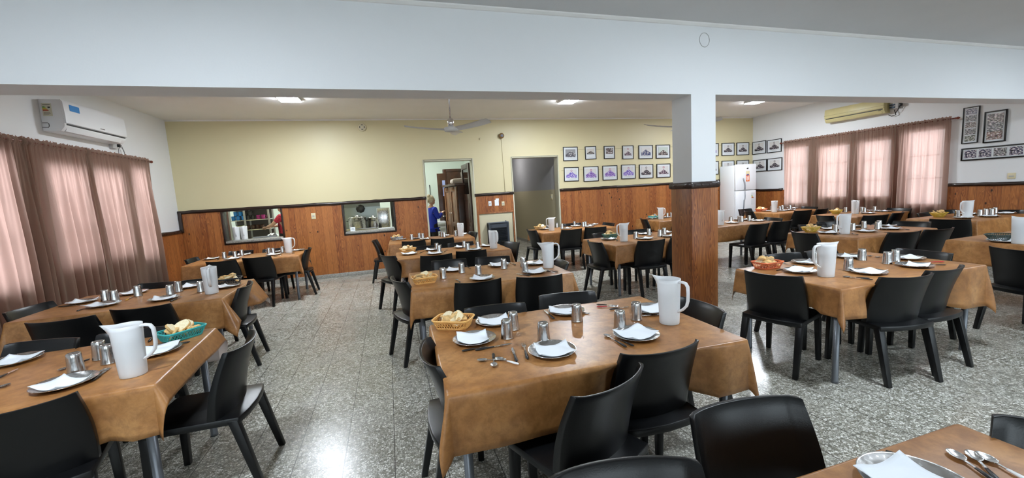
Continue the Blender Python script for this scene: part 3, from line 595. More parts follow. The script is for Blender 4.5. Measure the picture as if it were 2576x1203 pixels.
# chairs round each table: side, x, y, heading in degrees
CHAIRS = dict(T1='f .81 1.41 21 f 1.20 1.65 0 b .65 2.69 173 b 1.23 2.78 170 r 1.87 2.10 87 l .145 2.06 -90', T2='l 2.96 2.54 -71 f 3.65 2.0 -11 f 4.13 2.02 1 b 3.79 3.15 175 b 4.25 3.10 181 r 4.86 2.55 89',
    T3='f -1.63 2.2 16 b -2.24 3.28 168 b -1.72 3.26 178 r -.91 2.74 89', T4='f -2.56 4.04 0 f -2.11 4.19 -2 l -3.18 4.79 -99 b -2.6 5.47 165 b -2.12 5.5 181 r -1.49 4.8 94', T5='f -2.56 7.28 -10 f -2.10 7.38 -10 l -3.25 8.05 -90 r -1.45 8.05 92 b -2.7 8.72 168 b -2.1 8.6 183',
    T6='f .73 3.61 -1 f 1.29 3.51 -12 r 1.78 4.12 87 l .03 4.12 -72 b .66 5.03 173 b 1.19 4.91 164', T7='f .57 5.6 -2 f 1.07 5.68 -11 l -.07 6.08 -63 r 1.77 6.2 114 b .57 6.75 172 b 1.11 6.81 180', T8='f .39 7.79 -11 f .93 7.8 -8 l -.32 8.5 -95 r 1.66 8.5 100',
    T9='l 2.77 7.92 -85 f 3.42 7.32 -3 f 3.95 7.33 -16 b 3.35 8.6 178 b 4.02 8.6 176 r 4.62 7.95 92', T10='l 2.85 5.37 -91 f 3.54 4.93 -3 f 4.10 4.95 0 b 3.5 6.30 190 b 4.2 6.27 165', T11='f 6.13 5.48 2 f 6.72 5.54 1 r 7.08 6.10 82',
    T12='l 8.33 7.8 -112 b 8.95 8.5 181 r 9.98 7.6 84 f 9.0 6.93 -10 f 9.55 6.9 8', T13='l 7.98 5.75 -107 f 8.39 5.11 -19 f 9.05 5.15 12 r 9.98 5.7 86', T14='l 5.48 4.23 -101 f 6.26 3.48 -14 f 6.77 3.4 -9 b 6.45 4.84 162 b 7.0 4.95 163 r 7.52 4.11 99',
    T15='l 8.08 3.96 -72 b 9.11 4.81 182 b 9.75 4.87 165 r 9.97 4.2 110', T16='l 5.47 2.19 -101', T17='b .56 .93 169 b 1.12 1.06 175 r 1.86 .54 122', T18='l 5.65 8.19 -108 f 6.15 7.45 0')
ALLCH = []
def settle(k, x, y, deg):
    """slide a chair back until its backrest clears the table edge"""
    cx, cy, L, D, rot = TAB[k][:5]; a, t = math.radians(deg), math.radians(rot)
    for step in range(14):
        hit = False
        for u in (-.225, -.15, 0, .15, .225):
            yl = -.036+.052*(abs(u)/.225)**2.2+.024
            px, py = x+u*math.cos(a)-yl*math.sin(a)-cx, y+u*math.sin(a)+yl*math.cos(a)-cy
            if abs(px*math.cos(t)+py*math.sin(t)) < L/2 and abs(-px*math.sin(t)+py*math.cos(t)) < D/2: hit = True
        if not hit: break
        x += .006*math.sin(a); y -= .006*math.cos(a)
    return x, y, deg
for k, sp in CHAIRS.items():
    q = sp.split(); CHAIRS[k] = [(q[i],)+settle(k, float(q[i+1]), float(q[i+2]), float(q[i+3])) for i in range(0, len(q), 4)]
    ALLCH += [c[1:] for c in CHAIRS[k]]
SKEW = dict(T2=.22)
FLARE_R = dict(T3=.40, T4=.45)
def cloth(L, D, df, db, dl, dr, seed, M0):
    rnd = random.Random(seed); hx, hy = L/2, D/2; R = .016
    def axis(h, a, b):
        s = [-h-a+a*i/9 for i in range(9)] + [-h-.012, -h-.004] + [-h+2*h*i/16 for i in range(17)] + [h+.004, h+.012] + [h+b*(i+1)/9 for i in range(9)]
        return sorted(s)
    us, vs = axis(hx, dl, dr), axis(hy, df, db)
    wob = [rnd.uniform(0, 6.28) for _ in range(6)]
    flare = [rnd.uniform(.02, .07) for _ in range(4)]; flare[0] = FLARE_R.get(seed, flare[0])
    Mi = M0.inverted(); near = [(Matrix.Translation((a, b, 0)) @ Matrix.Rotation(math.radians(g), 4, 'Z')) for a, b, g in ALLCH if (Vector((a, b, 0))-M0.translation).length < 1.6]
    near = [(q, q.inverted()) for q in near]
    def pos(u, v):
        a, b = max(0, abs(u)-hx), max(0, abs(v)-hy); su, sv = (1 if u > 0 else -1), (1 if v > 0 else -1)
        cu, cv = max(-hx, min(hx, u)), max(-hy, min(hy, v))
        if v < 0: b *= 1+SKEW.get(seed, 0)*max(-1, min(1, u/hx))
        r = math.hypot(a, b)
        if r < 1e-9:
            ex = min(hx-abs(cu), hy-abs(cv)); return (cu, cv, ZT + .0012*math.sin(7*u+wob[0])*math.sin(5*v+wob[1])*min(1, ex*8))
        th = math.atan2(b, a)
        fl = flare[0 if su > 0 else 1]*math.cos(th)**2 + flare[2 if sv > 0 else 3]*math.sin(th)**2
        phi = fl + (.14+.10*math.sin(wob[2]+su+2*sv))*math.sin(2*th)**2
        s = r-R*PI/2
        if s < 0:
            q = r/R; out, dn = R*math.sin(q), R*(1-math.cos(q))
        else:
            out, dn = R+s*math.sin(phi), R+s*math.cos(phi)
        t = cv if a > b else cu
        out += min(1, r*5)*(.010*math.sin(6.5*t+wob[3])+.005*math.sin(15*t+wob[4]))*math.cos(2*th)**2 + min(1, r*5)*.006
        pw = .62 if th and abs(th-PI/2) > 1e-6 else 1
        dx, dy = math.cos(th), math.sin(th)
        p = M0 @ Vector((cu+su*dx*out, cv+sv*dy*out, ZT-dn+.004*math.sin(9*t+wob[5])*min(1, r*4)))
        for q, qi in near:      # a chair pushed against the cloth presses it in
            c = qi @ p
            if abs(c.x) < .34 and .36 < c.z < .80 and -.25 < c.y < .2:
                v = (c.z-.415)/.405; uu = min(1, abs(c.x)/.225)
                yb = .055-.105*v+.018*math.sin(PI*max(0, min(1, v)))+.052*uu**2.2+.036 + (.012 if uu > .85 else 0)
                w = 1 if abs(c.x) < .245 else max(0, (.34-abs(c.x))/.095)
                if c.y < yb: c.y += (yb-c.y)*w*w*(3-2*w)*min(1, max(0, (ZT-.004-p.z)/.05)); p = q @ c
            if abs(c.x) < .24 and 0 < c.y < .49 and c.z < .452: c.z = .452; p = q @ c
        return tuple(Mi @ p)
    mb = MB(); n, m = len(us), len(vs)
    mb.quadgrid([pos(u, v) for u in us for v in vs], n, m)
    return mb
leg_mesh = {}
def make_table(k):
    cx, cy, L, D, rot, df, db, dl, dr = TAB[k]
    t = thing('dining_table', TX[k].replace('table', 'dining table', 1), 'table', (cx, cy, 0), math.radians(rot), 'cloth covered dining tables')
    l, d = L-.03, D-.03
    part('tabletop', MB().box(-l/2, l/2, -d/2, d/2, .732, .758), darkwood, t, .004)
    part('frame', MB().box(-l/2+.06, l/2-.06, -d/2+.05, -d/2+.075, .69, .732).box(-l/2+.06, l/2-.06, d/2-.075, d/2-.05, .69, .732).box(-l/2+.05, -l/2+.075, -d/2+.06, d/2-.06, .69, .732).box(l/2-.075, l/2-.05, -d/2+.06, d/2-.06, .69, .732), grey_metal, t)
    if 'm' not in leg_mesh: leg_mesh['m'] = MB().tube([(0, 0, 0), (0, 0, .02), (0, 0, .73)], [.024, .022, .022], 14).mesh('leg', grey_metal)
    for sx in (-1, 1):
        for sy in (-1, 1): part('leg', leg_mesh['m'], None, t, loc=(sx*(l/2-.055), sy*(d/2-.055), 0))
    c = solo('tablecloth', cloth(L, D, df, db, dl, dr, k, t.matrix_basis.copy()), [cloth_m, cloth_back], 'brown leather-look cloth on the ' + TN[k], 'tablecloth', 'brown vinyl tablecloths', (cx, cy, 0), math.radians(rot))
    me = c.data
    for p in me.polygons: p.use_smooth = True
    if sum(p.normal.z for p in me.polygons) < 0: me.flip_normals()
    so = c.modifiers.new('thickness', 'SOLIDIFY'); so.thickness = .0025; so.offset = -1; so.material_offset = 1; so.use_quality_normals = True
for k in TAB: make_table(k)
def into(k, x, y, m=.14):
    """keep a point on the table"""
    cx, cy, L, D, rot = TAB[k][:5]; c, s = math.cos(math.radians(rot)), math.sin(math.radians(rot))
    u, v = (x-cx)*c+(y-cy)*s, -(x-cx)*s+(y-cy)*c
    u = max(-L/2+m, min(L/2-m, u)); v = max(-D/2+m, min(D/2-m, v)); return cx+u*c-v*s, cy+u*s+v*c
# ================================================================ CHAIRS (faces +y, origin under the top corners of the back)
def back_mesh():
    mb = MB(); nu, nv = 17, 12; th = .017
    def p(i, j, off):
        u = -1+2*i/(nu-1); v = j/(nv-1)
        w = .222+.010*math.sin(PI*v)-.006*v
        y = .055-.105*v+.018*math.sin(PI*v) + .052*abs(u)**2.2 + (.006 if abs(u) > .95 else 0)
        z = .415+.405*v - (.006*(1-u*u) if j == nv-1 else 0) + (.012*u*u*(1-v))
        side = .026*(1-.6*v) if abs(u) > .93 and off < 0 else 0
        return (u*w, y-off+side, z)
    f = [p(i, j, -th/2) for i in range(nu) for j in range(nv)]; b = [p(i, j, th/2) for i in range(nu) for j in range(nv)]
    b0 = mb.quadgrid(f, nu, nv, flip=True); b1 = mb.quadgrid(b, nu, nv)
    idx = lambda i, j: i*nv+j
    rim = [(i, 0) for i in range(nu)]+[(nu-1, j) for j in range(1, nv)]+[(i, nv-1) for i in range(nu-2, -1, -1)]+[(0, j) for j in range(nv-2, 0, -1)]
    for a, c in zip(rim, rim[1:]+rim[:1]): mb.face((b0+idx(*a), b0+idx(*c), b1+idx(*c), b1+idx(*a)))
    return mb
def seat_mesh():
    pts = []
    def arc(cx, cy, r, a0, a1, n=5): return [(cx+r*math.cos(math.radians(a0+(a1-a0)*i/n)), cy+r*math.sin(math.radians(a0+(a1-a0)*i/n))) for i in range(n+1)]
    pts += [(-.226, -.012), (-.12, -.034), (0, -.042), (.12, -.034), (.226, -.012)] + arc(.19, .435, .035, 0, 90) + [(0, .478)] + arc(-.19, .435, .035, 90, 180)
    return MB().prism(pts, .405, .447)
def leg_mb(x0, y0, z0, x1, y1, a, b):
    mb = MB()
    for z, x, y, s in ((0, x1, y1, b), (z0, x0, y0, a)):
        mb.v += [(x-s, y-s, z), (x+s, y-s, z), (x+s, y+s, z), (x-s, y+s, z)]
    mb.face((3, 2, 1, 0)); mb.face((4, 5, 6, 7))
    for i in range(4): mb.face((i, (i+1) % 4, 4+(i+1) % 4, 4+i))
    return mb
CH = dict(backrest=back_mesh().mesh('backrest', black, .003), seat=seat_mesh().mesh('seat', black, .009, 2))
LEGS = [leg_mb(s*.188, .445, .41, s*.197, .458, .023, .018).mesh('leg', black, .005) for s in (-1, 1)] + [leg_mb(s*.203, .022, .43, s*.212, -.078, .025, .018).mesh('leg', black, .005) for s in (-1, 1)]
def chair(x, y, deg, k, side):
    t = link('dining_chair', None, None, (x, y, 0), math.radians(deg))
    for n in ('backrest', 'seat'): link(n, CH[n], t)
    for m in LEGS: link('leg', m, t)
    later(t, 'black plastic chair', 'black plastic chairs', {'f': 'on the near side of ', 'b': 'on the far side of ', 'l': 'at the left end of ', 'r': 'at the right end of '}[side]+TN[k], 'chair', 'black plastic dining chairs')
for k, sp in CHAIRS.items():
    for side, x, y, deg in sp: chair(x, y, deg, k, side)
# ================================================================ TABLEWARE
# where each piece stands on its table, metres in the room
CUPS = {'T1': [[0.592, 2.207], [0.67, 2.335], [0.763, 2.061], [1.085, 2.303], [1.247, 2.061], [1.426, 2.162]], 'T2': [[4.272, 2.71], [3.737, 2.472], [4.257, 2.493], [4.418, 2.526], [3.865, 2.847]], 'T3': [[-1.707, 2.743], [-1.708, 2.942], [-1.61, 2.835]], 'T4': [[-2.784, 5.007], [-2.667, 4.925], [-2.558, 5.091], [-2.194, 4.901], [-2.202, 5.093], [-1.944, 4.943]], 'T5': [[-2.786, 8.123], [-2.616, 8.097], [-2.575, 8.302], [-2.116, 8.195], [-2.025, 8.096], [-1.917, 8.269]], 'T6': [[0.475, 4.171], [0.703, 4.357], [0.836, 4.112], [1.172, 4.322], [1.397, 4.308], [1.31, 3.995]], 'T7': [[0.679, 6.527], [0.681, 6.225], [1.114, 6.477], [1.104, 6.12], [1.28, 6.202]], 'T8': [[0.401, 8.568], [0.563, 8.708], [0.624, 8.548], [1.023, 8.592], [1.054, 8.465], [1.306, 8.52]], 'T9': [[3.571, 8.494], [3.534, 8.06], [3.999, 8.421], [4.035, 8.047], [4.118, 8.107]], 'T10': [[3.689, 5.558], [4.094, 5.782], [4.116, 5.528], [4.338, 5.711]], 'T18': [[6.226, 8.553], [6.628, 8.595], [6.752, 8.615]], 'T11': [[6.499, 6.498], [6.673, 6.454], [6.632, 6.361], [6.833, 6.368]], 'T12': [[9.392, 8.131], [9.333, 7.798], [9.66, 7.999], [9.762, 7.87]], 'T13': [[9.35, 6.28], [9.488, 6.061], [9.376, 5.933], [9.718, 5.961]], 'T14': [[6.151, 4.268], [6.388, 4.187], [6.75, 4.272], [6.729, 4.082], [6.93, 4.185]], 'T15': [[9.285, 4.172], [9.497, 4.202], [9.563, 4.16], [9.811, 4.226], [9.095, 4.36]], 'T16': []}
PLATES = {'T1': [[0.408, 2.253], [0.748, 1.906], [0.601, 2.637], [1.106, 2.545], [1.26, 1.915], [1.668, 2.276]], 'T2': [[3.395, 2.638], [3.763, 2.335], [4.305, 2.321], [4.34, 2.886], [4.632, 2.552], [3.791, 2.939]], 'T3': [[-1.651, 2.568], [-2.238, 3.155], [-1.424, 2.92]], 'T4': [[-2.993, 5.057], [-2.66, 4.747], [-2.693, 5.291], [-2.175, 4.725], [-2.195, 5.382], [-1.729, 5.07]], 'T5': [[-2.995, 8.178], [-2.589, 7.877], [-2.581, 8.56], [-1.985, 7.956], [-2.089, 8.558], [-1.683, 8.384]], 'T6': [[0.644, 4.596], [0.83, 3.914], [1.169, 4.57], [1.392, 3.916], [1.58, 4.388]], 'T7': [[0.241, 6.31], [0.6, 6.091], [0.608, 6.697], [1.083, 6.73], [1.208, 6.096], [1.484, 6.394]], 'T8': [[0.189, 8.753], [0.509, 8.962], [1.099, 8.949], [1.589, 8.853], [0.652, 8.404]], 'T9': [[3.214, 8.305], [3.587, 7.971], [4.002, 8.705], [4.147, 8.014], [4.485, 8.465]], 'T10': [[3.329, 5.755], [3.766, 5.429], [4.14, 6.092], [4.582, 5.893], [4.217, 5.425]], 'T18': [[6.16, 8.665], [6.522, 8.545]], 'T11': [[6.343, 6.297], [6.934, 6.803], [6.902, 6.23], [7.209, 6.55]], 'T12': [[9.05, 7.941], [9.264, 7.676], [9.484, 7.656], [9.493, 8.367], [10.117, 7.992]], 'T13': [[9.746, 5.799], [10.167, 6.073], [9.219, 5.766]], 'T14': [[5.934, 4.208], [6.393, 4.535], [6.382, 4.009], [6.848, 3.99], [7.229, 4.23], [6.901, 4.467]], 'T15': [[8.847, 4.168], [9.24, 4.041], [9.901, 4.134], [9.528, 4.426]], 'T16': [[6.272, 2.638]], 'T17': [[1.267, 0.706]]}
JUGS = {'T1': [1.563, 2.023], 'T2': [3.402, 2.419], 'T3': [-1.362, 2.562], 'T4': [-1.79, 4.778], 'T5': [-1.778, 8.099], 'T6': [1.617, 4.1], 'T7': [1.5, 6.067], 'T8': [1.389, 8.366], 'T9': [3.208, 7.853], 'T10': [3.388, 5.417], 'T18': [6.211, 8.293], 'T11': [5.961, 6.194], 'T12': [8.876, 7.562], 'T13': [9.091, 5.924], 'T14': [6.019, 4.046], 'T15': [8.985, 4.186], 'T16': [6.154, 2.496]}
BASKETS = {'T1': [0.335, 2.553], 'T2': [3.329, 2.902], 'T3': [-1.399, 3.185], 'T4': [-1.803, 5.303], 'T6': [0.28, 4.068], 'T7': [0.235, 6.681], 'T8': [0.115, 8.905], 'T9': [3.154, 8.467], 'T10': [3.482, 5.979], 'T18': [6.228, 8.826], 'T12': [8.991, 8.213], 'T13': [8.963, 6.206], 'T14': [5.964, 4.478], 'T15': [8.958, 4.53], 'T16': [6.357, 2.692]}
CUTLERY = {'T1': [('kb', 0.385, 2.117, 3, 0.152), ('kb', 0.485, 2.098, 3, 0.213), ('fb', 0.622, 1.972, 77, 0.22), ('kb', 0.555, 1.95, 80, 0.191), ('sw', 0.496, 1.886, 124, 0.143), ('sb', 0.438, 1.924, -103, 0.172), ('ss', 0.429, 1.932, 160, 0.14), ('kb', 0.974, 2.506, 86, 0.22), ('fs', 1.17, 2.444, -44, 0.14), ('sb', 1.115, 1.899, 91, 0.217), ('kb', 1.148, 1.861, 98, 0.14), ('fb', 1.422, 2.512, -40, 0.145), ('fr', 1.405, 2.477, -25, 0.144), ('kb', 1.458, 2.41, -1, 0.166), ('fs', 1.56, 2.179, -12, 0.14), ('kb', 0.505, 2.619, 74, 0.198)], 'T2': [('sb', 3.514, 2.268, 122, 0.17), ('kb', 3.5, 2.224, 112, 0.14), ('kr', 4.562, 2.348, 155, 0.217), ('kb', 4.455, 2.26, 146, 0.14), ('kb', 3.367, 2.776, 9, 0.187), ('fb', 3.588, 2.88, 81, 0.158), ('sb', 4.473, 2.814, -14, 0.14), ('sb', 4.569, 2.713, 167, 0.14)], 'T3': [('kb', -1.542, 2.641, 97, 0.187), ('fb', -1.563, 2.658, 98, 0.176), ('sb', -1.8, 2.883, -110, 0.14), ('kb', -2.099, 2.893, 91, 0.14), ('sb', -1.984, 2.628, 71, 0.14), ('kb', -1.369, 3.018, -162, 0.14), ('kb', -1.408, 3.037, 168, 0.14), ('fb', -1.611, 3.284, 105, 0.22)], 'T4': [('kb', -3.008, 4.905, -12, 0.22), ('fb', -2.776, 4.671, 91, 0.159), ('fy', -2.577, 4.97, 100, 0.174), ('kb', -2.046, 4.658, 88, 0.22), ('fb', -2.095, 4.717, 90, 0.22)], 'T5': [('sb', -1.69, 7.889, -111, 0.14), ('fb', -1.865, 7.707, 44, 0.14), ('kb', -2.841, 8.042, 97, 0.22)], 'T6': [('kb', 0.831, 4.629, -85, 0.22), ('kb', 1.344, 4.544, 91, 0.22), ('sb', 0.593, 3.937, 94, 0.14), ('kb', 1.244, 3.873, 116, 0.22), ('kb', 1.246, 3.859, 137, 0.14), ('sb', 1.563, 3.877, 106, 0.191), ('fb', 1.534, 3.836, -79, 0.141)], 'T7': [('kb', 0.435, 6.394, 67, 0.22), ('sb', 0.789, 6.285, 71, 0.213), ('fb', 1.269, 6.704, 36, 0.14)], 'T9': [('kb', 3.161, 8.084, -49, 0.22)], 'T10': [('kb', 3.373, 5.561, 46, 0.19), ('fb', 3.876, 5.342, -164, 0.14)], 'T11': [('kb', 6.992, 6.126, 76, 0.22)], 'T14': [('kb', 5.881, 4.021, -27, 0.14), ('sb', 6.018, 3.913, 56, 0.188), ('kb', 6.421, 3.819, 94, 0.153), ('kb', 6.889, 3.853, 65, 0.172), ('fb', 7.274, 4.482, 18, 0.202)], 'T15': [('kb', 9.454, 4.107, 177, 0.22), ('fb', 10.184, 4.258, -131, 0.201)], 'T17': [('kb', 1.361, 0.7, -86, 0.14), ('sb', 1.488, 0.643, 66, 0.14), ('sb', 1.512, 0.632, 48, 0.14), ('sw', 1.555, 0.611, 73, 0.14)]}
cup_m = MB().lathe([(.037, 0), (.0385, .002), (.0375, .006), (.0365, .012), (.034, .05), (.0315, .088), (.0305, .104), (.029, .110), (.0265, .112), (.0255, .109), (.001, .108)], 24).mesh('cup', steel_dark)
PLP = [(.001, .0025), (.080, .0025), (.092, .006), (.108, .015), (.122, .0185), (.1255, .0205), (.1265, .0195), (.122, .0155), (.108, .012), (.09, .001), (.08, 0), (.001, 0)]
plate_mesh = MB().lathe(PLP, 40).mesh('plate', steel)
def pz(r): return .0065 if r < .08 else .0065+(.019)*min(1, (r-.08)/.036)
def napkin_mesh(sd):
    rnd = random.Random(sd); n = 13; w, h = rnd.uniform(.172, .198), rnd.uniform(.140, .166); ox, oy = rnd.uniform(-.02, .02), rnd.uniform(-.02, .02)
    curl = [rnd.uniform(0, .016) for _ in range(4)]; sk = rnd.uniform(-.2, .2); mb = MB(); P0 = []
    for i in range(n):
        for j in range(n):
            a, b = -1+2*i/(n-1), -1+2*j/(n-1); x, y = a*w/2+sk*b*.04+ox, b*h/2+oy; z = pz(math.hypot(x, y))+.003*math.sin(3*a+sd)*math.cos(2*b)
            z = max(z, pz(math.hypot(x, y)))
            for q, (cx, cy) in enumerate(((-1, -1), (1, -1), (1, 1), (-1, 1))): z += curl[q]*max(0, (a*cx+b*cy)-1.15)**1.5
            P0.append((x, y, z))
    mb.quadgrid(P0, n, n); T0 = [(x, y, z+.0022) for x, y, z in P0]; mb.quadgrid(T0, n, n, flip=True)
    e = [(i, 0) for i in range(n)]+[(n-1, j) for j in range(1, n)]+[(i, n-1) for i in range(n-2, -1, -1)]+[(0, j) for j in range(n-2, 0, -1)]
    for a, c in zip(e, e[1:]+e[:1]): mb.face((a[0]*n+a[1], c[0]*n+c[1], n*n+c[0]*n+c[1], n*n+a[0]*n+a[1]))
    return mb.mesh('napkin', paper)
NAPS = [napkin_mesh(i) for i in range(8)]
def jug_parts():
    mb = MB(); n = 40; prof = []
    H = .272
    outer = [(.0555, 0), (.057, .004)]+[(.057+.0105*(i/12), .004+(H-.004)*i/12) for i in range(1, 13)]
    inner = [(r-.0028, z) for r, z in outer[:1:-1]]+[(.053, .006), (.001, .006)]
    mb.lathe(outer+inner, n, smooth=True)
    for i, (x, y, z) in enumerate(mb.v):
        if z > .19:
            a = math.atan2(y, x); tt = ((z-.19)/(H-.19))**1.8; g = math.exp(-(a/.30)**2)*tt
            mb.v[i] = (x+.048*g, y*(1-.45*g), z+.010*g*tt)
    hd = MB().tube([(-.062, 0, .258), (-.085, 0, .262), (-.108, 0, .257), (-.120, 0, .238), (-.122, 0, .20), (-.120, 0, .155), (-.112, 0, .125), (-.090, 0, .100), (-.072, 0, .088), (-.055, 0, .080)], [.010, .0105, .0105, .0105, .010, .010, .010, .010, .010, .009], 8, sq=(1.25, .8))
    wt = MB().lathe([(.001, .0075), (.0525, .0075), (.0545, .03), (.0608, .196), (.060, .198), (.001, .198)], 28)
    return mb.mesh('body', jug_m), hd.mesh('handle', jug_m), wt.mesh('water', water_m)
JB, JH, JW = jug_parts()
SPOUT = dict(T1=110, T2=-8, T3=176, T4=105, T5=165, T6=160, T7=112, T8=108, T9=10, T10=5, T18=105, T11=70, T12=230, T13=55, T14=-10, T15=-15, T16=60)
JL = dict(T1='frosted water jug standing at the right end of near centre table')
for k, (x, y) in JUGS.items():
    x, y = into(k, x, y, .08)
    t = thing('water_jug', JL.get(k, 'frosted plastic water jug on the '+TN[k]), 'jug', (x, y, ZT+.0015), math.radians(SPOUT[k]), 'frosted water jugs')
    link('body', JB, t); link('handle', JH, t); link('water', JW, t)
for k, l in CUPS.items():
    for x, y in l:
        x, y = into(k, x, y, .06); o = link('steel_cup', cup_m, None, (x, y, ZT+.0015), random.uniform(0, 6))
        later(o, 'upturned steel cup', 'upturned steel cups', 'on the '+TN[k], 'cup', 'upturned steel cups')
NR = random.Random(4)
for k, l in PLATES.items():
    for i, (x, y) in enumerate(l):
        x, y = into(k, x, y, .135); o = link('steel_plate', plate_mesh, None, (x, y, ZT+.0015), NR.uniform(0, 6))
        later(o, 'round steel plate', 'round steel plates', 'on the '+TN[k], 'plate', 'round steel plates')
        o = link('paper_napkin', NR.choice(NAPS), None, (x, y, ZT+.0015), math.radians(NR.choice((0, 0, 180))+NR.uniform(-30, 20)))
        later(o, 'white paper napkin', 'white paper napkins', 'on '+TN[k], 'napkin', 'white paper napkins')
# ---- cutlery along +x, handle end at -x
def cut_mesh(kind, L):
    h = MB(); e = MB(); hl = .48*L if kind != 'knife' else .50*L
    h.tube([(-L/2, 0, .006), (-L/2+.012, 0, .006), (-L/2+hl*.6, 0, .0065), (-L/2+hl, 0, .006)], [.004, .0075, .0065, .0045], 8, sq=(1.1, .62))
    x0 = -L/2+hl-.004
    if kind == 'knife':
        e.prism([(x0, -.006), (x0, .006), (L/2-.025, .008), (L/2-.006, .003), (L/2, -.004), (L/2-.02, -.0065)], .0048, .0064)
    elif kind == 'fork':
        e.prism([(x0, -.003), (x0, .003), (L/2-.065, .004), (L/2-.052, .0105), (L/2-.046, .0105), (L/2-.046, -.0105), (L/2-.052, -.0105), (L/2-.065, -.004)], .005, .007)
        for q in range(4): yy = -.0092+.0061*q; e.tube([(L/2-.048, yy, .006), (L/2-.02, yy, .004), (L/2, yy, .007)], [.0017, .0015, .0008], 6)
    else:
        e.prism([(x0, -.003), (x0, .003), (L/2-.05, .0035), (L/2-.05, -.0035)], .005, .007)
        b = len(e.v); e.lathe([(.001, .0015), (.010, .003), (.0165, .008), (.0175, .0085), (.0160, .0078), (.009, .0042), (.001, .0028)], 16)
        for i in range(b, len(e.v)): v = e.v[i]; e.v[i] = (L/2-.028+v[0]*1.55, v[1], v[2])
    return h, e
CM = {}
HC_ = dict(b=(blackp, 'black-handled'), r=(redp, 'red-handled'), w=(whitep, 'white-handled'), s=(steel, 'all-steel'), y=(yellowp, 'yellow-handled'))
KN = dict(k=('knife', 'knife', 'knives'), f=('fork', 'fork', 'forks'), s=('spoon', 'spoon', 'spoons'))
for k, l in CUTLERY.items():
    for ty, x, y, deg, L in l:
        kind, one_, many = KN[ty[0]]; hm, hn = HC_[ty[1]]; key = (ty, round(L*50))
        L = max(L, .165 if k != 'T1' else .15)
        if key not in CM: a, b = cut_mesh(kind, L); CM[key] = (a.mesh('handle', hm), b.mesh('blade' if kind == 'knife' else 'tines' if kind == 'fork' else 'bowl', steel))
        x, y = into(k, x, y, .02); t = link('table_'+kind, None, None, (x, y, ZT+.0015), math.radians(deg))
        link('handle', CM[key][0], t); link(CM[key][1].name.split('.')[0], CM[key][1], t)
        later(t, hn+' '+one_, hn+' '+many, 'lying on '+TN[k], one_, 'cutlery laid on the tables')
# ---- bread baskets
def rect_path(a, b, r, z, n=5):
    p = []
    for cx, cy, s in ((a-r, b-r, 0), (-a+r, b-r, 90), (-a+r, -b+r, 180), (a-r, -b+r, 270)):
        p += [(cx+r*math.cos(math.radians(s+90*i/n)), cy+r*math.sin(math.radians(s+90*i/n)), z) for i in range(n+1)]
    return p
def oval_path(a, b, z, n=40): return [(a*math.cos(2*PI*i/n), b*math.sin(2*PI*i/n), z) for i in range(n)]
def sample(p, s):
    n = len(p); d = [0]
    for i in range(n): d.append(d[-1]+(Vector(p[(i+1) % n])-Vector(p[i])).length)
    s = (s % 1)*d[-1]
    for i in range(n):
        if d[i] <= s <= d[i+1]: return Vector(p[i]).lerp(Vector(p[(i+1) % n]), (s-d[i])/max(1e-9, d[i+1]-d[i]))
def basket_meshes(oval):
    H = .062 if not oval else .072
    lo = rect_path(.098, .066, .03, .004) if not oval else oval_path(.075, .052, .004)
    hi = rect_path(.122, .088, .04, H) if not oval else oval_path(.132, .098, H)
    rim = MB(); N = 72
    q = [sample(hi, i/N) for i in range(N)]; rim.tube(q+[q[0]], .0048, 8, cap=False, sq=(1.3, 1.0))
    lat = MB(); nb = 40
    for i in range(nb):
        for d in (1, -1):
            pa = [sample(lo, i/nb+d*.045*tt).lerp(sample(hi, i/nb+d*.045*tt), tt) for tt in (0.05, .35, .68, 1)]
            lat.tube(pa, .0021, 5, cap=False)
    for tt in ((.10, .86) if not oval else (.2, .4, .6, .8)):
        q = [sample(lo, i/N).lerp(sample(hi, i/N), tt) for i in range(N)]; lat.tube(q+[q[0]], .0036 if not oval else .003, 6, cap=False)
    base = MB(); q = [sample(lo, i/N) for i in range(N)]
    base.prism([(p.x, p.y) for p in q], .0, .005)
    return lat, rim, base
BC = dict(orange=(.85, .47, .14), orange_red=(.72, .17, .06), teal=(.04, .42, .42), dark=(.03, .035, .04), grey=(.22, .25, .30), tan=(.62, .36, .12), dark_green=(.03, .17, .14), yellow=(.66, .46, .06), green_black=(.02, .05, .04))
BK = dict(T1=('orange', -30), T2=('orange_red', 2), T3=('teal', 50), T4=('dark', 10), T6=('orange', 5), T7=('orange', 8), T8=('grey', 0), T9=('tan', 0), T10=('dark_green', 10), T18=('teal', 0), T12=('orange_red', -10), T13=('yellow', 0, 1), T14=('yellow', -15, 1), T15=('yellow', -15, 1), T16=('green_black', -10, 1))
BMESH = {}
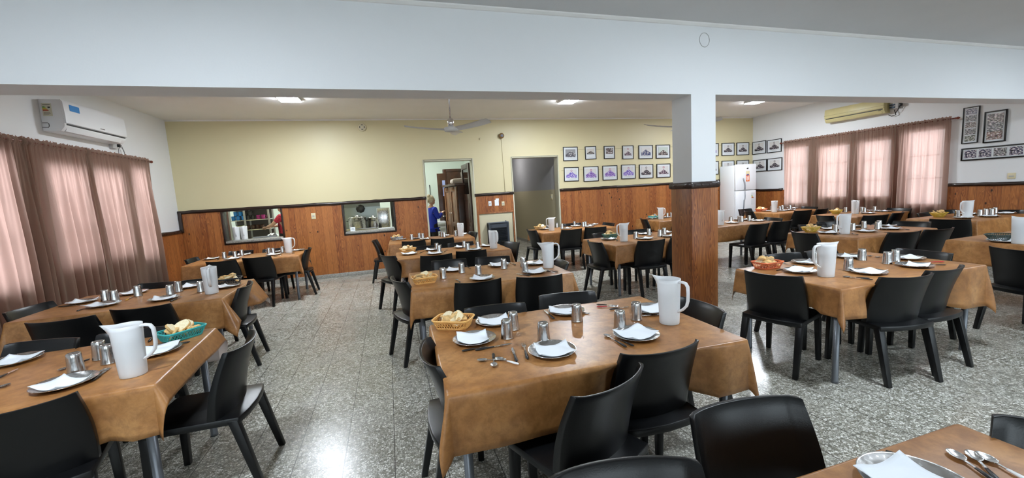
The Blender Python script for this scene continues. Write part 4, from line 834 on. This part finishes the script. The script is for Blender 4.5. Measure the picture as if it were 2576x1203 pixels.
def bread_mesh(sd):
    rnd = random.Random(sd); mb = MB(); kind = sd % 3
    if kind < 2:    # oval slice with a crust rim and two crumb faces
        a, b, th = rnd.uniform(.042, .052), rnd.uniform(.032, .040), rnd.uniform(.011, .018); n = 22
        ph = rnd.uniform(0, 6); rr = [1+.07*math.sin(2*(2*PI*i/n)+ph)+.04*math.sin(5*(2*PI*i/n)+ph) for i in range(n)]
        rings = [(-th/2, .90, 0), (-th/2, .97, 0), (-th*.3, 1.02, 1), (th*.3, 1.02, 1), (th/2, .97, 0), (th/2, .90, 0)]
        for z, s, _ in rings: mb.v += [(a*rr[i]*s*math.cos(2*PI*i/n), b*rr[i]*s*math.sin(2*PI*i/n), z+.0015*math.sin(i*1.7)) for i in range(n)]
        for j in range(5):
            for i in range(n): mb.face((j*n+i, j*n+(i+1) % n, (j+1)*n+(i+1) % n, (j+1)*n+i), 1 if 1 <= j <= 3 else 0, True)
        mb.face(list(range(n))[::-1], 0); mb.face([5*n+i for i in range(n)], 0)
    else:           # roll end: domed crust with a flat cut face
        n = 18; prof = [(.034, 0), (.036, .006), (.033, .02), (.026, .033), (.014, .041), (.001, .043)]
        mb.lathe(prof, n, mi=1, sx=1.15, sy=.9); mb.m[-1] = 0
        for i in range(len(mb.f)):
            if len(mb.f[i]) > 4: mb.m[i] = 0
        mb.v = [(x+rnd.uniform(-.0015, .0015), y+rnd.uniform(-.0015, .0015), z) for x, y, z in mb.v]
    return mb.mesh('bread', [crumb, crust])
BREADS = [bread_mesh(i) for i in range(9)]
for k, spec in BK.items():
    col, deg, oval = spec[0], spec[1], len(spec) > 2
    x, y = into(k, *BASKETS[k], .11)
    if (col, oval) not in BMESH:
        m = M('basket_'+col, BC[col], .4); BMESH[(col, oval)] = [mb.mesh(n, m) for mb, n in zip(basket_meshes(oval), ('lattice', 'rim', 'base'))]
    cn = col.replace('_', ' ') if col != 'green_black' else 'dark green'
    t = thing('bread_basket', ('%s %s plastic bread basket on %s' if k != 'T16' else 'empty %s %s plastic basket on %s') % (cn, 'oval' if oval else 'lattice', TN[k]), 'basket', (x, y, ZT+.0015), math.radians(deg), 'plastic bread baskets')
    for me in BMESH[(col, oval)]: link(me.name.split('.')[0], me, t)
    if k == 'T16': continue
    rb = random.Random(k); nb = 10 if k in ('T1', 'T2', 'T3', 'T6') else 7
    c, s = math.cos(math.radians(deg)), math.sin(math.radians(deg))
    for i in range(nb):
        lay = 0 if i < nb-3 else 1
        if lay == 0: nn = nb-3; u = -.064+.128*(i % ((nn+1)//2))/max(1, (nn+1)//2-1); v = -.030 if i < (nn+1)//2 else .030
        else: u = -.045+.045*(i-nb+3); v = rb.uniform(-.02, .02)
        u += rb.uniform(-.006, .006); v += rb.uniform(-.005, .005)
        z = ZT+.044+(.032 if lay else 0)+rb.uniform(0, .006)
        rx, ry = (rb.uniform(.4, 1.0)*rb.choice((-1, 1)), rb.uniform(-.5, .5)) if lay == 0 else (rb.uniform(.3, 1.0)*rb.choice((-1, 1)), rb.uniform(-.6, .6))
        o = link('bread_slice', BREADS[(i*4+len(k)+i//3+rb.randint(0, 2)) % 9], None, (x+u*c-v*s, y+u*s+v*c, z), (rx, ry, rb.uniform(0, 6)))
        later(o, 'piece of bread', 'bread pieces', 'in the basket on '+TN[k], 'bread', 'bread in the baskets')
# ================================================================ KITCHEN AND HALLWAY BEHIND THE BACK WALL
KB = 13.2
struct('wall_kitchen', MB().box(XL-.2, 2.9, KB, KB+.1, 0, HC), tile_w)
struct('wall_kitchen_left', MB().box(XL-.1, XL, YB+.2, KB, 0, HC), tile_w)
struct('wall_kitchen_right', MB().box(2.45, 2.55, YB+.2, KB, 0, HC), tile_w)
struct('ceiling_kitchen', MB().box(XL-.2, 2.55, YB+.2, KB+.1, HC, HC+.1), ceil_m)
struct('wall_hall_right', MB().box(4.15, 4.25, YB+.2, 16.0, 1.62, HC, 0).box(4.15, 4.25, YB+.2, 16.0, 0, 1.62, 1), [hall_grey, hall_beige])
struct('wall_hall_left', MB().box(2.80, 2.88, YB+.2, 16.0, 1.62, HC, 0).box(2.80, 2.88, YB+.2, 16.0, 0, 1.62, 1), [hall_grey, hall_beige])
struct('wall_hall_end', MB().box(2.8, 4.25, 16.0, 16.1, 1.62, HC, 0).box(2.8, 4.25, 16.0, 16.1, 0, 1.62, 1), [hall_grey, hall_beige])
struct('ceiling_hall', MB().box(2.8, 4.25, YB+.2, 16.1, HC-.4, HC-.3), ceil_m)
struct('baseboard_hall', MB().box(4.135, 4.15, YB+.25, 16, 0, .09), granite)
t = thing('wall_switch', 'yellowed switch on the hallway wall inside the dim doorway', 'switch', (4.15, 10.05, 1.43), -PI/2)
part('cover_plate', MB().box(-.05, .05, -.012, 0, -.07, .07), ivory, t, .003); part('rocker', MB().box(-.02, .02, -.018, -.011, -.03, .03), grey_pl, t)
def tube_light(x, y, label):
    t = thing('tube_light', label, 'ceiling light', (x, y, HC)); part('housing', MB().box(-.6, .6, -.09, .09, -.05, 0), appl, t, .005); part('diffuser', MB().box(-.58, .58, -.075, .075, -.058, -.049), lamp_k, t)
t = thing('hall_light', 'round lamp on the hallway ceiling beyond the dim doorway', 'ceiling light', (3.5, 12.6, HC-.4)); part('housing', MB().lathe([(.16, -.05), (.17, 0)], 24), appl, t); part('diffuser', MB().lathe([(.001, -.08), (.10, -.07), (.15, -.049)], 24), emit('hall_bulb', (1, .97, .93, 1), HALL_LAMP), t)
tube_light(-2.6, 11.2, 'lit tube light on the kitchen ceiling behind the left hatch'); tube_light(.6, 11.3, 'lit tube light on the kitchen ceiling behind the door')
rect_path_xy = lambda a, b, r: [(p[0], p[1]) for p in rect_path(a, b, r, 0)]
# storage rack behind the left hatch
t = thing('storage_rack', 'steel storage rack with coloured mugs seen through the left hatch', 'shelf', (-3.2, 11.35, 0))
for z in (.62, 1.09, 1.325, 1.60): part('shelf_board', MB().box(-.42, .42, -.2, .2, z-.02, z), steel, t)
for sx in (-.41, -.10, .41):
    for sy in (-.2, .2): part('post', MB().box(sx-.018, sx+.018, sy-.018, sy+.018, 0, 1.75), grey_pl, t)
MUG = {}
def mug(x, y, z, col, cname, where):
    if cname not in MUG:
        m = M('mug_'+cname, col, .35)
        MUG[cname] = (MB().lathe([(.036, 0), (.041, .01), (.043, .10), (.040, .10), (.037, .012), (.001, .012)], 16).mesh('body', m), MB().tube([(.04, 0, .02), (.068, 0, .03), (.072, 0, .06), (.06, 0, .08), (.04, 0, .082)], .006, 6).mesh('handle', m))
    o = link('mug', None, None, (x, y, z), random.uniform(-1, 1)); [link(m.name.split('.')[0], m, o) for m in MUG[cname]]
    later(o, cname+' mug', cname+' mugs', where, 'mug', 'mugs on the kitchen rack')
part('back_panel', MB().box(-.42, .42, .19, .205, .62, 1.62), M('rack_back', (.10, .09, .085), .6), t)
W1, W2 = 'on the rack behind the left hatch', 'on the lower rack shelf, left hatch'
for i in range(7): mug(-3.56+.105*i, 11.24, 1.326, *(((.02, .22, .62), 'blue') if i < 3 else ((.03, .03, .035), 'black') if i < 5 else ((.38, .02, .20), 'magenta')), W1)
for i in range(4): mug(-3.50+.10*i, 11.23, 1.427, *(((.02, .22, .62), 'blue') if i < 2 else ((.03, .03, .035), 'black')), W1)
for i in range(6): mug(-3.47+.10*i, 11.24, 1.091, *(((.42, .45, .03), 'lime') if i < 2 else ((.06, .025, .015), 'brown')), W2)
solo('kitchen_column', MB().box(-.05, .05, -.05, .05, 0, HC), M('column_brown', (.10, .045, .03), .5), 'brown column at the left inside the left hatch', 'column', None, (-3.50, 10.55, 0))
# two jugs, folded tray cloths and worktop at the left hatch
for x, w in ((-3.045, 'left'), (-2.905, 'right')):
    t = thing('water_jug', 'frosted empty jug standing on the left hatch sill, %s of the pair' % w, 'jug', (x, YB+.20, .963), math.radians(100), 'frosted water jugs')
    link('body', JB, t); link('handle', JH, t)
t = thing('kitchen_counter', 'steel kitchen worktop just behind the left hatch', 'counter', (-2.55, 10.2, 0))
part('worktop', MB().box(-.75, .75, -.25, .25, .88, .92), steel, t, .004)
for sx in (-.7, .7): part('leg', MB().box(sx-.02, sx+.02, -.2, .2, 0, .88), grey_metal, t)
for i in range(3): solo('serving_tray', MB().prism(rect_path_xy(.24-.006*i, .16, .04), .92+.016*i, .932+.016*i), grey_metal, '%s grey tray stacked on the worktop behind the left hatch' % ('bottom', 'middle', 'top')[i], 'tray', 'stacked trays', (-2.66, 10.15, 0), .15+.06*i, .003)
mb = MB(); n = 12; mb.quadgrid([(-.10+.2*i/(n-1), -.07+.14*j/(n-1), .012+.018*math.sin(i*1.1)*math.cos(j*.9)+.03*math.exp(-((i-6)/2.5)**2)) for i in range(n) for j in range(n)], n, n)
solo('dish_cloth', mb, paper, 'crumpled white cloth on the tray stack behind the left hatch', 'cloth', None, (-2.50, 10.12, .972), .6)
# stove side behind the right hatch
t = thing('kitchen_range', 'grey range with steel splashback behind the right hatch', 'stove', (-.62, 10.75, 0))
part('body', MB().box(-.5, .42, -.3, .3, 0, .93), grey_pl, t, .006); part('cooktop', MB().box(-.5, .42, -.3, .3, .93, .96), steel_dark, t, .004)
part('splashback', MB().box(-.52, .42, .28, .31, .93, 1.75), M('splash_grey', (.30, .34, .34), .3, .3), t); part('flue_box', MB().box(-.52, .42, .22, .30, 1.46, 1.75), M('flue_grey', (.17, .19, .19), .4), t)
for i in range(4): part('knob', MB().cyl((-.35+.2*i, -.30, .86), (-.35+.2*i, -.33, .86), .025, 12), blackp, t)
def pot(x, y, z, r, h, m, label):
    t = thing('stock_pot', label, 'pot', (x, y, z)); part('body', MB().lathe([(r*.96, 0), (r, .01), (r, h), (r+.012, h+.004), (r-.006, h+.004), (r-.008, .012), (.001, .012)], 28), m, t)
    part('lid', MB().lathe([(r+.006, h+.006), (r*.7, h+.03), (.03, h+.042), (.028, h+.06), (.001, h+.065)], 28), steel, t)
    for sx in (-1, 1): part('handle', MB().tube([(sx*(r-.002), -.06, h*.72), (sx*(r+.04), -.05, h*.74), (sx*(r+.04), .05, h*.74), (sx*(r-.002), .06, h*.72)], .009, 8), blackp, t)
    part('front_handle', MB().tube([(-.06, -r+.002, h*.74), (-.05, -r-.035, h*.75), (.05, -r-.035, h*.75), (.06, -r+.002, h*.74)], .01, 8), blackp, t)
pot(-.755, 10.62, .96, .205, .25, steel, 'big lidded aluminium pot on the range behind the right hatch'); pot(-.40, 10.80, .96, .13, .21, steel_dark, 'smaller dark pot behind the big one on the range')
t = thing('extractor_fan', 'dark round extractor on the grey splashback behind the pot', 'extractor', (-.68, 10.965, 1.42)); part('grille', MB().lathe([(.11, 0), (.10, .03), (.03, .04), (.001, .04)], 8).xf(Matrix.Rotation(PI/2, 4, 'X')), blackp, t)
t = thing('baking_sheet', 'upright steel sheet leaning beside the pots behind the right hatch', 'panel', (-.13, 10.35, 0)); part('sheet', MB().box(-.135, .135, -.006, .006, .90, 1.40), steel, t, .004); part('border', MB().box(-.15, .15, .006, .014, .88, 1.42), appl, t)
t = thing('side_table', 'low white side table behind the right hatch', 'table', (-.12, 10.4, 0)); part('top', MB().box(-.2, .25, -.2, .2, .85, .88), appl, t); [part('leg', MB().box(sx-.015, sx+.015, -.18, .18, 0, .85), grey_metal, t) for sx in (-.17, .2)]
solo('dark_bottle', MB().lathe([(.026, 0), (.028, .01), (.028, .13), (.012, .16), (.012, .19), (.001, .19)], 14), blackp, 'dark bottle beside the steel sheet behind the right hatch', 'bottle', None, (-.24, 10.26, .88))
solo('cutting_board', MB().box(-.32, .02, -.06, .06, 0, .02), whitep, 'white board lying on the right hatch sill', 'board', None, (.06, YB+.20, .963), 0, .004)
t = thing('menu_card', 'small printed card on the right hatch sill', 'card', (-.80, YB+.2, .962)); part('card', MB().box(-.05, .05, -.003, .003, 0, .085).xf(Matrix.Rotation(-.2, 4, 'X')), paper, t); part('print', MB().box(-.035, .035, -.0045, -.003, .03, .034).box(-.035, .02, -.0045, -.003, .045, .049).box(-.02, .03, -.0045, -.003, .058, .062).xf(Matrix.Rotation(-.2, 4, 'X')), dark_gap, t)
solo('kitchen_post', MB().box(-.03, .03, -.03, .03, 0, HC), dark_gap, 'black upright post at the right side of the right hatch', 'post', None, (.075, 10.0, 0))
# wardrobe, inner door and shelf things through the kitchen door
t = thing('wardrobe', 'dark wooden wardrobe with panelled doors inside the kitchen doorway', 'wardrobe', (1.67, 10.42, 0), math.radians(9))
part('carcass', MB().box(.06, .60, 0, 1.1, 0, 1.86), darkwood, t, .006); part('cornice', MB().box(-.02, .62, -.03, 1.13, 1.86, 1.92), darkwood, t, .012)
brass = M('door_oak', (.16, .07, .03), .35, var=.3, vscale=9)
for y0 in (.02, .56):
    d = MB().box(.02, .06, y0, y0+.10, .06, 1.84).box(.02, .06, y0+.42, y0+.52, .06, 1.84).box(.02, .06, y0+.1, y0+.42, .06, .16).box(.02, .06, y0+.1, y0+.42, .80, .92).box(.02, .06, y0+.1, y0+.42, 1.72, 1.84).box(.035, .06, y0+.1, y0+.42, .16, 1.72)
    dd = part('cabinet_door', d, brass, t, .003); part('knob', MB().ball((0, y0+(.46 if y0 < .3 else .06), 1.15), .018, 10), chrome, dd)
t = thing('linen_bag', 'grey folded linen bag lying on top of the wardrobe', 'bag', (1.72, 10.62, 1.92)); part('bag', MB().box(-.08, .22, 0, .45, 0, .13), M('linen', (.42, .36, .33), .8, var=.1), t, .05)
t = thing('kitchen_tin', 'dark stacked tins on the wardrobe inside the kitchen doorway', 'tin', (1.98, 10.75, 1.92)); part('tin', MB().lathe([(.09, 0), (.09, .14), (.001, .145)], 18), dark_gap, t); part('lid', MB().lathe([(.085, .15), (.085, .28), (.06, .32), (.001, .33)], 18), steel_dark, t)
inner = struct('door_3', MB().box(1.385, 1.61, 11.72, 11.76, 0, 2.26), darkwood, bevel=.004); part('lever', MB().tube([(1.46, 11.72, 1.05), (1.46, 11.68, 1.05), (1.57, 11.68, 1.05)], .010, 8), chrome, inner)
part('pane', MB().box(1.52, 1.60, 11.712, 11.719, 1.62, 2.06), M('pane_blue', (.35, .42, .75), .1), inner)
struct('door_4', MB().box(1.72, 2.38, 12.2, 12.26, 0, 2.32).box(1.62, 1.72, 12.19, 12.27, 0, 2.4).box(1.72, 2.40, 12.19, 12.27, 2.32, 2.4), darkwood, bevel=.004)
solo('kitchen_notice', MB().box(0, .22, -.004, 0, 0, .18), whitep, 'white notice on the dark door above the wardrobe', 'notice', None, (1.97, 12.19, 1.92))
solo('broom', MB().tube([(0, 0, .1), (0, .02, 2.0)], .012, 8).prism([(-.13, -.03), (.13, -.03), (.13, .03), (-.13, .03)], 0, .1), blackp, 'thin dark pole leaning on the kitchen wall above the woman', 'pole', None, (1.30, KB-.08, 0))
t = thing('drawer_unit', 'white slatted drawer unit behind the woman in the kitchen', 'drawers', (1.22, 11.5, 0)); part('body', MB().box(-.25, .28, -.05, .35, 0, .92), appl, t, .005)
for i in range(7): part('drawer', MB().box(-.23, .26, -.06, -.045, .06+.12*i, .16+.12*i), tile_w, t, .003)
# ================================================================ PEOPLE
skin = M('skin', (.50, .29, .20), .5); hair_m = M('fair_hair', (.50, .42, .30), .6, var=.3, vscale=50, bump=.5); blue_m = M('royal_blue_knit', (.012, .035, .42), .8, bump=.3, bscale=90)
red_m = M('red_patterned_cloth', (.42, .02, .05), .8, var=.5, vscale=40); apron_m = M('dark_red_apron', (.16, .012, .02), .8); navy = M('black_trousers', (.010, .010, .014), .8); dhair = M('dark_hair', (.03, .018, .012), .5)
def skinned(verts, edges, rad, name='s', levels=2, root=0):
    me = bpy.data.meshes.new(name); me.from_pydata(verts, edges, []); o = bpy.data.objects.new(name, me); COL.objects.link(o)
    o.modifiers.new('skin', 'SKIN')
    if not me.skin_vertices: me.attributes.new('x', 'FLOAT', 'POINT')
    for i, r in enumerate(rad): me.skin_vertices[0].data[i].radius = r if isinstance(r, tuple) else (r, r); me.skin_vertices[0].data[i].use_root = (i == root)
    s = o.modifiers.new('sub', 'SUBSURF'); s.levels = levels; s.render_levels = levels
    dg = bpy.context.evaluated_depsgraph_get(); ev = o.evaluated_get(dg); em = ev.to_mesh()
    vs = [tuple(v.co) for v in em.vertices]; fs = [tuple(p.vertices) for p in em.polygons]; ev.to_mesh_clear()
    bpy.data.objects.remove(o); bpy.data.meshes.remove(me); return vs, fs
def add(mb, vf, mi=0):
    b = len(mb.v); mb.v += vf[0]
    for f in vf[1]: mb.face([b+i for i in f], mi, True)
def hand(mb, wrist, d, up):
    """palm, four bent fingers and a thumb from the wrist along d"""
    d = Vector(d).normalized(); up = Vector(up).normalized(); s = d.cross(up).normalized(); w = Vector(wrist)
    P = lambda a, b, c: tuple(w+d*a+s*b+up*c)
    mb.tube([P(-.01, 0, 0), P(.03, 0, .0), P(.07, 0, -.002), P(.09, 0, -.004)], [.022, .036, .040, .034], 10, sq=(1, .42))
    for q, (b, l) in enumerate(((-.029, .066), (-.010, .076), (.010, .072), (.028, .056))):
        mb.tube([P(.075, b, -.002), P(.085+l*.35, b, -.006), P(.085+l*.68, b, -.020), P(.082+l*.9, b, -.036)], [.0085, .0085, .0078, .006], 8)
    mb.tube([P(.02, -.03, 0), P(.045, -.052, -.008), P(.07, -.060, -.02), P(.088, -.056, -.032)], [.012, .010, .0092, .007], 8)
def head(mb, c, fwd, r=.098):
    """skull, jaw, nose, ears"""
    b = len(mb.v); mb.ball((0, 0, 0), r, 18, sc=(.80, .98, 1.16)); mb.ball((0, .026, -.055), r*.70, 16, sc=(.82, 1, .9))
    mb.tube([(0, .088, .022), (0, .108, -.012), (0, .100, -.022)], [.006, .011, .008], 8)
    for sx in (-1, 1): mb.ball((sx*.080, -.005, -.005), .022, 10, sc=(.35, .75, 1.3))
    mb.tube([(-.022, .088, -.056), (0, .094, -.056), (.022, .088, -.056)], [.004, .006, .004], 6)
    a = math.atan2(-fwd[0], fwd[1]); mb.xf(Matrix.Translation(c) @ Matrix.Rotation(a, 4, 'Z'), b)
def person(label, loc, J, heading, top, legs, hair, bun, apron=None, sleeve=.92):
    """J: joints; one skinned body from the pelvis, clothes and hair as children"""
    t = thing('person', label, 'person', loc, heading)
    N = list(J); idx = {n: i for i, n in enumerate(N)}
    E = [('pelvis', 'waist'), ('waist', 'chest'), ('chest', 'neck'), ('neck', 'skull')]
    for s in 'lr': E += [('chest', 'sh'+s), ('sh'+s, 'el'+s), ('el'+s, 'wr'+s), ('pelvis', 'hip'+s), ('hip'+s, 'kn'+s), ('kn'+s, 'an'+s), ('an'+s, 'toe'+s)]
    RB = dict(pelvis=(.14, .115), waist=(.125, .10), chest=(.145, .105), neck=.052, skull=.05, sh=.062, el=.042, wr=.028, hip=.088, kn=.058, an=.036, toe=.034)
    get = lambda n: RB.get(n, RB.get(n[:-1]))
    body = MB(); add(body, skinned([J[n] for n in N], [(idx[a], idx[b]) for a, b in E], [get(n) for n in N], root=idx['pelvis']))
    hc = Vector(J['skull'])+Vector((0, .015, .085)); head(body, hc, (0, 1))
    for s in 'lr': hand(body, J['wr'+s], Vector(J['wr'+s])-Vector(J['el'+s]), (0, -.3, 1))
    part('body', body, skin, t)
    g = MB()
    for sx in (-1, 1): g.ball((hc.x+sx*.03, hc.y+.083, hc.z+.018), .011, 8)
    part('eyes', g, whitep, t); g = MB()
    for sx in (-1, 1): g.ball((hc.x+sx*.03, hc.y+.0915, hc.z+.018), .005, 8)
    part('pupils', g, blackp, t)
    J = dict(J); J['hem'] = tuple(Vector(J['pelvis'])-Vector((0, 0, .05))); RB['hem'] = (.15, .122); E += [('hem', 'pelvis')]
    TN_ = ['hem', 'pelvis', 'waist', 'chest', 'shl', 'ell', 'wrl', 'shr', 'elr', 'wrr']; ti = {n: i for i, n in enumerate(TN_)}
    jt = {n: Vector(J[n]) for n in TN_}
    for s in 'lr': jt['wr'+s] = jt['el'+s].lerp(jt['wr'+s], .92)
    for s in 'lr':
        if sleeve < .5: jt['wr'+s] = jt['sh'+s].lerp(jt['el'+s], .72); jt['el'+s] = jt['sh'+s].lerp(jt['el'+s], .45)
    tb = MB(); add(tb, skinned([tuple(jt[n]) for n in TN_], [(ti[a], ti[b]) for a, b in E if a in ti and b in ti], [tuple(q*1.14+.008 for q in get(n)) if isinstance(get(n), tuple) else get(n)*1.2+.012 for n in TN_], root=1))
    part('jacket', tb, top, t)
    LN = ['waist', 'pelvis']+[n+s for s in 'lr' for n in ('hip', 'kn', 'an')]; li = {n: i for i, n in enumerate(LN)}
    lb = MB(); add(lb, skinned([J[n] for n in LN], [(li[a], li[b]) for a, b in E if a in li and b in li], [(.150, .122) if n == 'pelvis' else (.135, .108) if n == 'waist' else get(n)*1.12+.008 for n in LN], root=1)); part('trousers', lb, legs, t)
    for s in 'lr':
        a, b = Vector(J['an'+s]), Vector(J['toe'+s]); part('shoe', MB().tube([a+Vector((0, -.07, -.045)), a+Vector((0, -.02, -.035)), a.lerp(b, .6)+Vector((0, 0, -.012)), b+Vector((0, .03, -.005))], [.03, .046, .042, .026], 10, sq=(1, .8)), blackp, t)
    hb = MB(); b0 = len(hb.v); hb.ball((hc.x, hc.y-.022, hc.z+.028), .105, 18, sc=(.90, .98, 1.08))
    for i in range(b0, len(hb.v)):
        x, y, z = hb.v[i]
        if y > hc.y+.045 and z < hc.z+.075: hb.v[i] = (x, hc.y+.045-.3*(y-hc.y-.045), z)
    if bun:
        hb.ball((hc.x, hc.y-.07, hc.z+.115), .05, 12); hb.ball((hc.x, hc.y-.125, hc.z-.01), .05, 12)
    part('hair', hb, hair, t)
    if apron: part('apron', apron, apron_m, t)
    return t
J = dict(pelvis=(0, 0, .86), waist=(0, .005, 1.02), chest=(0, .0, 1.24), neck=(0, .01, 1.36), skull=(0, .02, 1.44), shl=(-.165, 0, 1.29), ell=(-.21, .05, 1.06), wrl=(-.10, .26, 1.16), shr=(.165, 0, 1.29), elr=(.21, .06, 1.06), wrr=(.10, .27, 1.18),
         hipl=(-.085, 0, .82), knl=(-.09, .015, .46), anl=(-.09, -.01, .075), toel=(-.095, .13, .045), hipr=(.085, 0, .82), knr=(.09, .02, .46), anr=(.09, -.01, .075), toer=(.095, .13, .045))
person('woman in a royal blue jacket standing inside the kitchen doorway', (1.06, 10.85, 0), J, math.radians(-62), blue_m, navy, hair_m, True)
J2 = dict(J); J2.update(ell=(-.24, .16, 1.12), wrl=(-.13, .36, 1.08), elr=(.20, .15, 1.10), wrr=(.06, .36, 1.07))
ap = MB(); ap.quadgrid([(.165*math.sin(a), .145*math.cos(a)+(.02 if z < .9 else 0), z) for a in [(-1.1+2.2*i/10) for i in range(11)] for z in (.45, .7, .9, 1.05, 1.2)], 11, 5)
J2 = {k: (v[0], v[1], v[2]+.06 if k not in ('anl', 'anr', 'toel', 'toer') else v[2]) for k, v in J2.items()}
person('cook in a red patterned top working behind the left hatch', (-2.36, 10.72, 0), J2, math.radians(70), red_m, navy, dhair, False, ap, .3)
write_labels()
